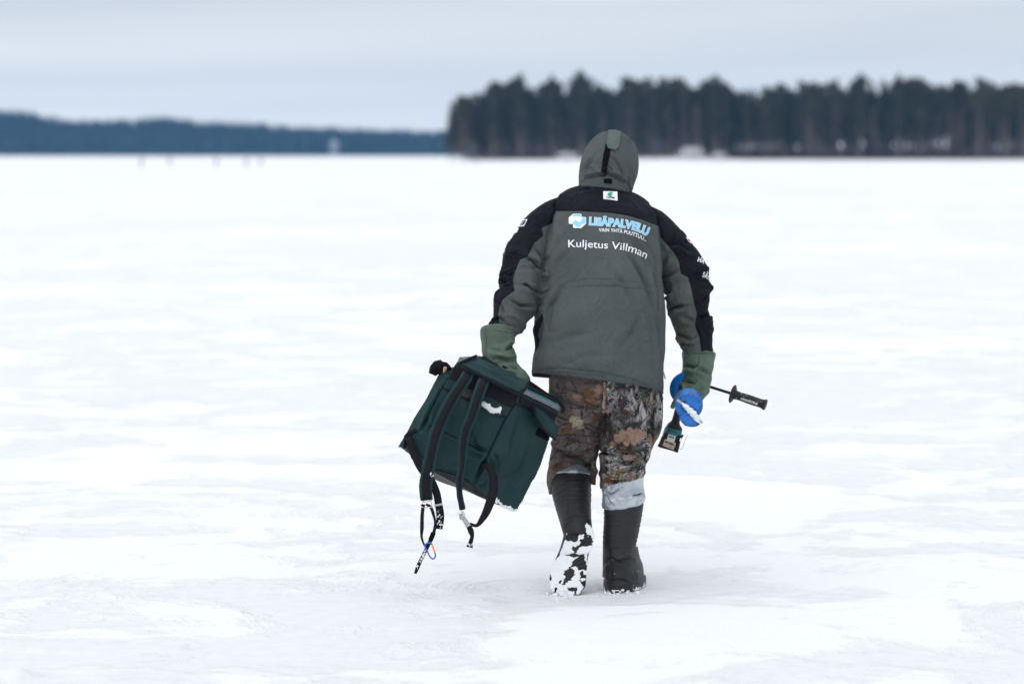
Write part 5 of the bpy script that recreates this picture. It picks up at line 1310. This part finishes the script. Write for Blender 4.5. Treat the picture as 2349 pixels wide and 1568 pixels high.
# carabiner on the strap end
car = empty("carabiner", Q(988, 1281, -.335)); tag(car, 'small blue carabiner with orange gate hanging from a strap end', 'carabiner')
v, f = tube([Q(x, y, -.333) for x, y in ((997.6, 1266), (998.8, 1274), (994.5, 1280.5), (988, 1277), (980.5, 1263), (975, 1250), (977, 1246), (983, 1243.5), (989, 1244.5), (991, 1248))], .0028, 8, 6)
M_BLUEM = simple("blue_anodised", (0.055, 0.13, 0.62), .35, metal=.2, var=.08, vs_=60)
M_ORANGEM = simple("orange_anodised", (0.85, 0.24, 0.015), .35, metal=.2, var=.08, vs_=60)
mk("hook", v, f, M_BLUEM, car)
v, f = tube([Q(991.5, 1248.5, -.333), Q(997.6, 1266.5, -.333)], .0027, 8, 2); mk("gate", v, f, M_ORANGEM, car)

# things stuffed into the pockets
def crumple(name, keys, mat, seed, label, cat, amp=.006, vox=.003):
    V, F, E = remesh(*loft(keys, n=24), vox, 3); N = vnormals(V, F)
    V = V + N * (amp * (1 - 2 * abs(vnoise(V * 55, seed))) + amp * .5 * fbm(V * 110, seed + 2, 2))[:, None]
    return tag(mk(name, V, F, mat), label, cat)
crumple("tissue", [(1107, 925, -.262, 3.5, .008), (1117, 930, -.268, 5.5, .010), (1130, 938, -.270, 6, .010), (1141, 940, -.27, 7, .010), (1149, 936, -.268, 5, .008)], M_TISSUE, 1, 'crumpled white tissue sticking out of the front pocket of the backpack', 'tissue', .004)
crumple("foil_bag", [(1136, 946, -.262, 4, .008), (1146, 946, -.266, 7, .01), (1152, 949, -.262, 4, .008)], M_FOIL, 3, 'dark crinkled wrapper right under the white tissue', 'wrapper', .003)
crumple("foil_bag", [(1060, 900, -.255, 5, .008), (1072, 902, -.262, 9, .010), (1084, 906, -.255, 6, .008)], M_FOIL, 5, 'dark crinkled wrapper in the pocket between the two shoulder straps', 'wrapper', .004)
crumple("rolled_fleece", [(1033, 858, -.15, 8, .02), (1022, 847, -.155, 13, .03), (1010, 842, -.16, 16, .034), (998, 846, -.165, 13, .028), (992, 856, -.165, 8, .02)], M_FLEECE, 7, 'black fleece roll stuffed in the left side pocket of the backpack', 'fleece', .003)
v, f = lathe(Q(1018, 853, -.185), Q(1022, 840, -.19), [(0, .007), (.7, .0075), (.95, .006), (1, .003)], 14)
tag(mk("wooden_peg", v, f, M_WOOD), 'pale wooden peg end beside the black fleece in the side pocket', 'peg')
# ================================================================== CORDLESS ICE AUGER IN THE RIGHT HAND
m, n, l, b = new_mat("blue_enamel")
bl = mixc(n, l, ramp(n, l, ntex(n, l, 30, 5, .6), .3, .7), (0.003, 0.115, 0.46), (0.008, 0.18, 0.60))
wear = ramp(n, l, ntex(n, l, 75, 7, .75, .6), .47, .53)
wm = n.new("ShaderNodeMath"); wm.operation = 'MULTIPLY'; l.new(attr(n, "wear"), wm.inputs[0]); l.new(wear, wm.inputs[1])
l.new(mixc(n, l, wm.outputs[0], bl, (0.02, 0.014, 0.012)), b.inputs['Base Color'])
b.inputs['Roughness'].default_value = .33
M_BLUE = m
M_TOOL = simple("black_plastic", (0.014, 0.014, 0.016), .5, var=.2, vs_=60, bs=.25, bd=.0006, spec=.3)
M_TOOLT = simple("teal_plastic", (0.003, 0.13, 0.155), .45, var=.1, vs_=60)
M_RIM = simple("pale_rim", (0.40, 0.41, 0.38), .4, var=.1, vs_=60)
M_ICEB = simple("ice_crust", (0.80, 0.84, 0.88), .5, var=.06, vs_=120, bs=.6, bd=.003)
M_STICKW = simple("white_sticker", (0.62, 0.64, 0.58), .5, var=.06, vs_=60, bs=0)
M_STICKP = simple("peach_sticker", (0.60, 0.45, 0.33), .6, var=.1, vs_=60, bs=0)
M_INK = simple("black_ink", (0.012, 0.012, 0.012), .6, var=.1, vs_=60, bs=0)
aug = empty("ice_auger", Q(1580, 985, 0)); tag(aug, 'cordless drill ice auger with blue spiral held in right hand', 'ice auger')
A0, A1 = Q(1581, 933, -.30), Q(1576, 882, .30)
ax = (A1 - A0); AL = np.linalg.norm(ax); ax = ax / AL
uu = np.cross(ax, [0, 0, 1.]); uu /= np.linalg.norm(uu); vv_ = np.cross(uu, ax); vv_ = -vv_ if vv_[2] < 0 else vv_
def helix(s0, s1, turns, r0, r1, ri, a0, th=.004, k=48):
    """auger flight: thick spiral ribbon from the core out to the rim"""
    cnt = int(turns * k) + 1; R = []
    for i in range(cnt):
        t = i / (cnt - 1); a = a0 + turns * 2 * np.pi * t; c = A0 + ax * (s0 + (s1 - s0) * t); r = r0 + (r1 - r0) * t
        e = uu * math.cos(a) + vv_ * math.sin(a)
        R.append([c + e * ri - ax * th / 2, c + e * r - ax * th / 2, c + e * r + ax * th / 2, c + e * ri + ax * th / 2])
    return rings_to_mesh(R, True)
v, f = helix(.012, .135, 2.0, .0505, .052, .009, 2.4); o = mk("flight", v, f, M_BLUE, aug, attrs={"wear": np.full(len(v), .25)})
v, f = helix(.46, .53, 1.15, .068, .068, .009, .2); mk("flight", v, f, M_BLUE, aug, attrs={"wear": np.full(len(v), .0)})
v, f = tube([A0 + ax * .005, A0 + ax * .3, A0 + ax * .62], [.012, .013, .014], 14, 3); mk("shaft", v, f, M_BLUE, aug, attrs={"wear": np.full(len(v), .2)})
# cutting head: two curved half blades with ice between them
def blade(pts, bow, name):
    P = np.array(pts, float); c = P.mean(0)
    fr, bk = [], []
    for x, y, d in P: fr.append(Q(x, y, d)); bk.append(Q(x, y, d + .004))
    V, F, E = remesh(*prism(fr, bk), .0022, 2); N = vnormals(V, F)
    XY = project(V); V = V + np.array([0, 1., 0]) * (bow * np.exp(-((XY[:, 0] - c[0]) ** 2 + (XY[:, 1] - c[1]) ** 2) / 500))[:, None]
    dd = np.min([np.linalg.norm(XY - np.array(p[:2]), axis=1) for p in cr(P, 6)], axis=0)
    return mk(name, V, F, M_BLUE, aug, attrs={"wear": np.clip(1.5 - dd / 5, .0, 1.0)})
blade([(1555, 914, -.312), (1563, 907, -.312), (1575, 904, -.312), (1588, 904, -.312), (1600, 909, -.312), (1608, 918, -.31), (1611, 930, -.308), (1604, 938, -.308), (1592, 939, -.31), (1583, 931, -.313), (1570, 922, -.314)], .010, "cutting_blade")
blade([(1559, 950, -.325), (1566, 945, -.325), (1575, 947, -.327), (1586, 956, -.33), (1597, 965, -.33), (1607, 971, -.328), (1603, 975, -.327), (1595, 978, -.326), (1584, 979, -.325), (1572, 976, -.325), (1563, 968, -.325), (1558, 959, -.325)], .010, "cutting_blade")
v, f = ribbon([(1553, 916, -.318), (1570, 928, -.322), (1590, 948, -.33), (1611, 969, -.336)], [5.5, 5.0, 4.6, 5.2], .005); mk("blade_edge", v, f, M_RIM, aug)
V, F, E = remesh(*loft([(1564, 925, -.322, 3, .006), (1573, 930, -.326, 4.5, .008), (1582, 940, -.332, 6.5, .010), (1591, 948, -.336, 6.5, .010), (1598, 956, -.336, 4.5, .008), (1606, 964, -.336, 3, .006)], n=24), .0026, 2); N = vnormals(V, F)
V = V + N * (.0042 * fbm(V * 120, 44, 3))[:, None]; mk("packed_ice", V, F, M_ICEB, aug)
# drill body behind the hand
Bd = Q(1577, 906, .36)
v, f = lathe(A0 + ax * .585, A0 + ax * .82, [(0, .018), (.06, .026), (.2, .030), (.35, .033), (.8, .034), (.95, .030), (1, .018)], 28); mk("motor_housing", v, f, M_TOOLT, aug)
gk = [(1566, 922, .34, 14, .026), (1557, 942, .335, 10.5, .021), (1552, 958, .33, 9.5, .019), (1549, 968, .328, 11, .022), (1547, 975, .327, 17, .032), (1546, 982, .326, 20, .038), (1544.5, 988, .325, 20.5, .04)]
V, F, E = remesh(*loft(gk, n=32, e=2.6), .003, 4); mk("grip", V, F, M_TOOL, aug)
v, f = loft([(1545, 983, .326, 20.6, .0405), (1543.5, 989, .325, 21.2, .0415), (1541.5, 995.5, .324, 21.2, .0415), (1541, 997, .324, 20.4, .0405)], n=32, e=3.4); mk("teal_band", v, f, M_TOOLT, aug)
v, f = loft([(1541.5, 994, .324, 20.2, .040), (1539, 1004, .323, 20.8, .041), (1535, 1016, .322, 21.8, .042), (1531.3, 1029, .321, 22.4, .042)], n=40, e=7); bat = mk("battery", v, f, M_TOOL, aug)
bvhBat = bvh_of(v, f)
v, f = loft([(1521.5, 1001, .29, 4, .022), (1518, 1012, .288, 4.4, .024), (1512.5, 1024, .287, 4.6, .025)], n=20, e=4); mk("battery_rail", v, f, M_TOOL, aug)
v, f = loft([(1557, 1011, .29, 4, .022), (1554, 1022, .288, 4.4, .024), (1550.5, 1035.5, .287, 4.6, .025)], n=20, e=4); mk("battery_rail", v, f, M_TOOL, aug)
patch("sticker", bvhBat, [(1533, 994.5), (1550, 999), (1546.5, 1014.5), (1529, 1009)], M_STICKW, aug, off=.003)
patch("sticker", bvhBat, [(1526, 1005.5), (1551.5, 1015.5), (1545.5, 1031), (1518.5, 1020)], M_STICKP, aug, off=.0018)
lettering("lettering", bvhBat, "2023", [(1533.5, 1001.5), (1539, 1003), (1545.5, 1005.4)], 4.4, M_INK, aug, weight=.03, off=.0045)
lettering("lettering", bvhBat, "18.0286", [(1524.8, 1013.3), (1534, 1017), (1544, 1021)], 4.6, M_INK, aug, weight=.03, off=.0032)
lettering("lettering", bvhBat, "1:53  4  40587", [(1526, 1019), (1534, 1023), (1540.5, 1026.5)], 1.8, M_INK, aug, weight=.02, off=.0032)
bvhBand = bvh_of(*loft([(1545, 983, .326, 20.6, .0405), (1543.5, 989, .325, 21.2, .0415), (1541.5, 995.5, .324, 21.2, .0415), (1541, 997, .324, 20.4, .0405)], n=32, e=3.4))
lettering("lettering", bvhBand, "2023", [(1533.5, 987.5), (1542, 990), (1552, 992.5)], 5.0, M_INK, aug, weight=.01, off=.001, spacing=1.25)
# wire hook
v, f = tube([Q(x, y, .285) for x, y in ((1566, 997), (1562.5, 1008), (1558.5, 1020), (1558, 1026), (1561, 1029), (1565, 1027), (1567.5, 1020), (1573, 1006), (1577, 998))], .0011, 6, 6); mk("wire_hook", v, f, M_STEEL, aug)
v, f = lathe(Q(1561, 1003, .283), Q(1567, 996, .283), [(0, .004), (.5, .005), (1, .003)], 10); mk("hook_screw", v, f, M_TOOL, aug)
# side handle
H0, H1, H2 = Q(1590, 874, .36), Q(1681, 902.5, .30), Q(1757, 928, .26)
v, f = tube([H0, (H0 + H1) / 2, H1], .0056, 14, 2); mk("handle_rod", v, f, M_TOOL, aug)
v, f = lathe(H1 - (H2 - H1) * .03, H1 + (H2 - H1) * .05, [(0, .034), (.25, .0365), (.5, .0365), (1, .026)], 32); mk("handle_guard", v, f, M_TOOL, aug)
v, f = lathe(H1 - (H2 - H1) * .038, H1 - (H2 - H1) * .03, [(0, .030), (1, .034)], 32); mk("guard_rim", v, f, M_RIM, aug)
v, f = lathe(H1, H2, [(0, .022), (.06, .019), (.14, .0165), (.25, .0163), (.45, .0175), (.65, .0175), (.82, .0168), (.90, .018), (.96, .0212), (.985, .0218), (1, .019)], 32); mk("handle_grip", v, f, M_TOOL, aug)
bvhG = bvh_of(v, f)
lettering("lettering", bvhG, "makita", [(1698.5, 914.8), (1713, 919.6), (1737, 927.6)], 6.2, M_PRINTW, aug, weight=.008, off=.001, shear=.25)
rgc = np.random.default_rng(9); parts = []
for _ in range(46):
    t = .1 + .86 * rgc.random(); a = rgc.random() * 6.28; c = H1 + (H2 - H1) * t + np.array([rgc.normal() * .008, -.0155, rgc.normal() * .008])
    bmx = bmesh.new(); bmesh.ops.create_icosphere(bmx, subdivisions=1, radius=.0006 + .0011 * rgc.random() ** 2)
    parts.append((np.array([q_.co[:] for q_ in bmx.verts]) + c, [[q_.index for q_ in fc_.verts] for fc_ in bmx.faces])); bmx.free()
v, f = join(parts); tag(mk("snow_specks", v, f, M_SNOW, aug), kind='stuff')

# ------------------------------------------------------------------ crumbs of snow round the boots
rgc = np.random.default_rng(19); parts = []
for _ in range(170):
    q_ = rgc.random()
    if q_ < .45: X, dd, z = 1285 + rgc.normal() * 16, -.06 + rgc.normal() * .05, 0
    elif q_ < .55: X, dd, z = 1285 + rgc.normal() * 8, -.06, .02 * rgc.random()
    else: X, dd, z = 1424 + rgc.normal() * 32, -.02 + rgc.normal() * .04, 0
    c = Q(X, 1366, dd); c[2] = .002 + z
    bmx = bmesh.new(); bmesh.ops.create_icosphere(bmx, subdivisions=1, radius=.0018 + .006 * rgc.random() ** 4)
    parts.append((np.array([w.co[:] for w in bmx.verts]) * (1 + .25 * rgc.normal(size=(len(bmx.verts), 1))) + c, [[w.index for w in fc_.verts] for fc_ in bmx.faces])); bmx.free()
v, f = join(parts); tag(mk("snow_crumbs", v, f, M_SNOW), 'loose crumbs of snow kicked up round the two boots', 'snow', None, 'stuff')

# ------------------------------------------------------------------ haze over the lake
v, f = box((0, 1400, 29), (7000, 3000, 62)); 
mh = bpy.data.materials.new("haze_air"); mh.use_nodes = True; hn, hl = mh.node_tree.nodes, mh.node_tree.links; hn.clear()
ho = hn.new("ShaderNodeOutputMaterial"); pv = hn.new("ShaderNodeVolumePrincipled")
pv.inputs['Color'].default_value = (0.18, 0.52, 1.0, 1); pv.inputs['Density'].default_value = 0.000065
hl.new(pv.outputs[0], ho.inputs['Volume'])
hz_o = mk("haze", v, f, mh, origin=(0, 1400, -2), smooth=False); tag(hz_o, 'thin blue winter haze over the lake', 'haze', None, 'stuff')
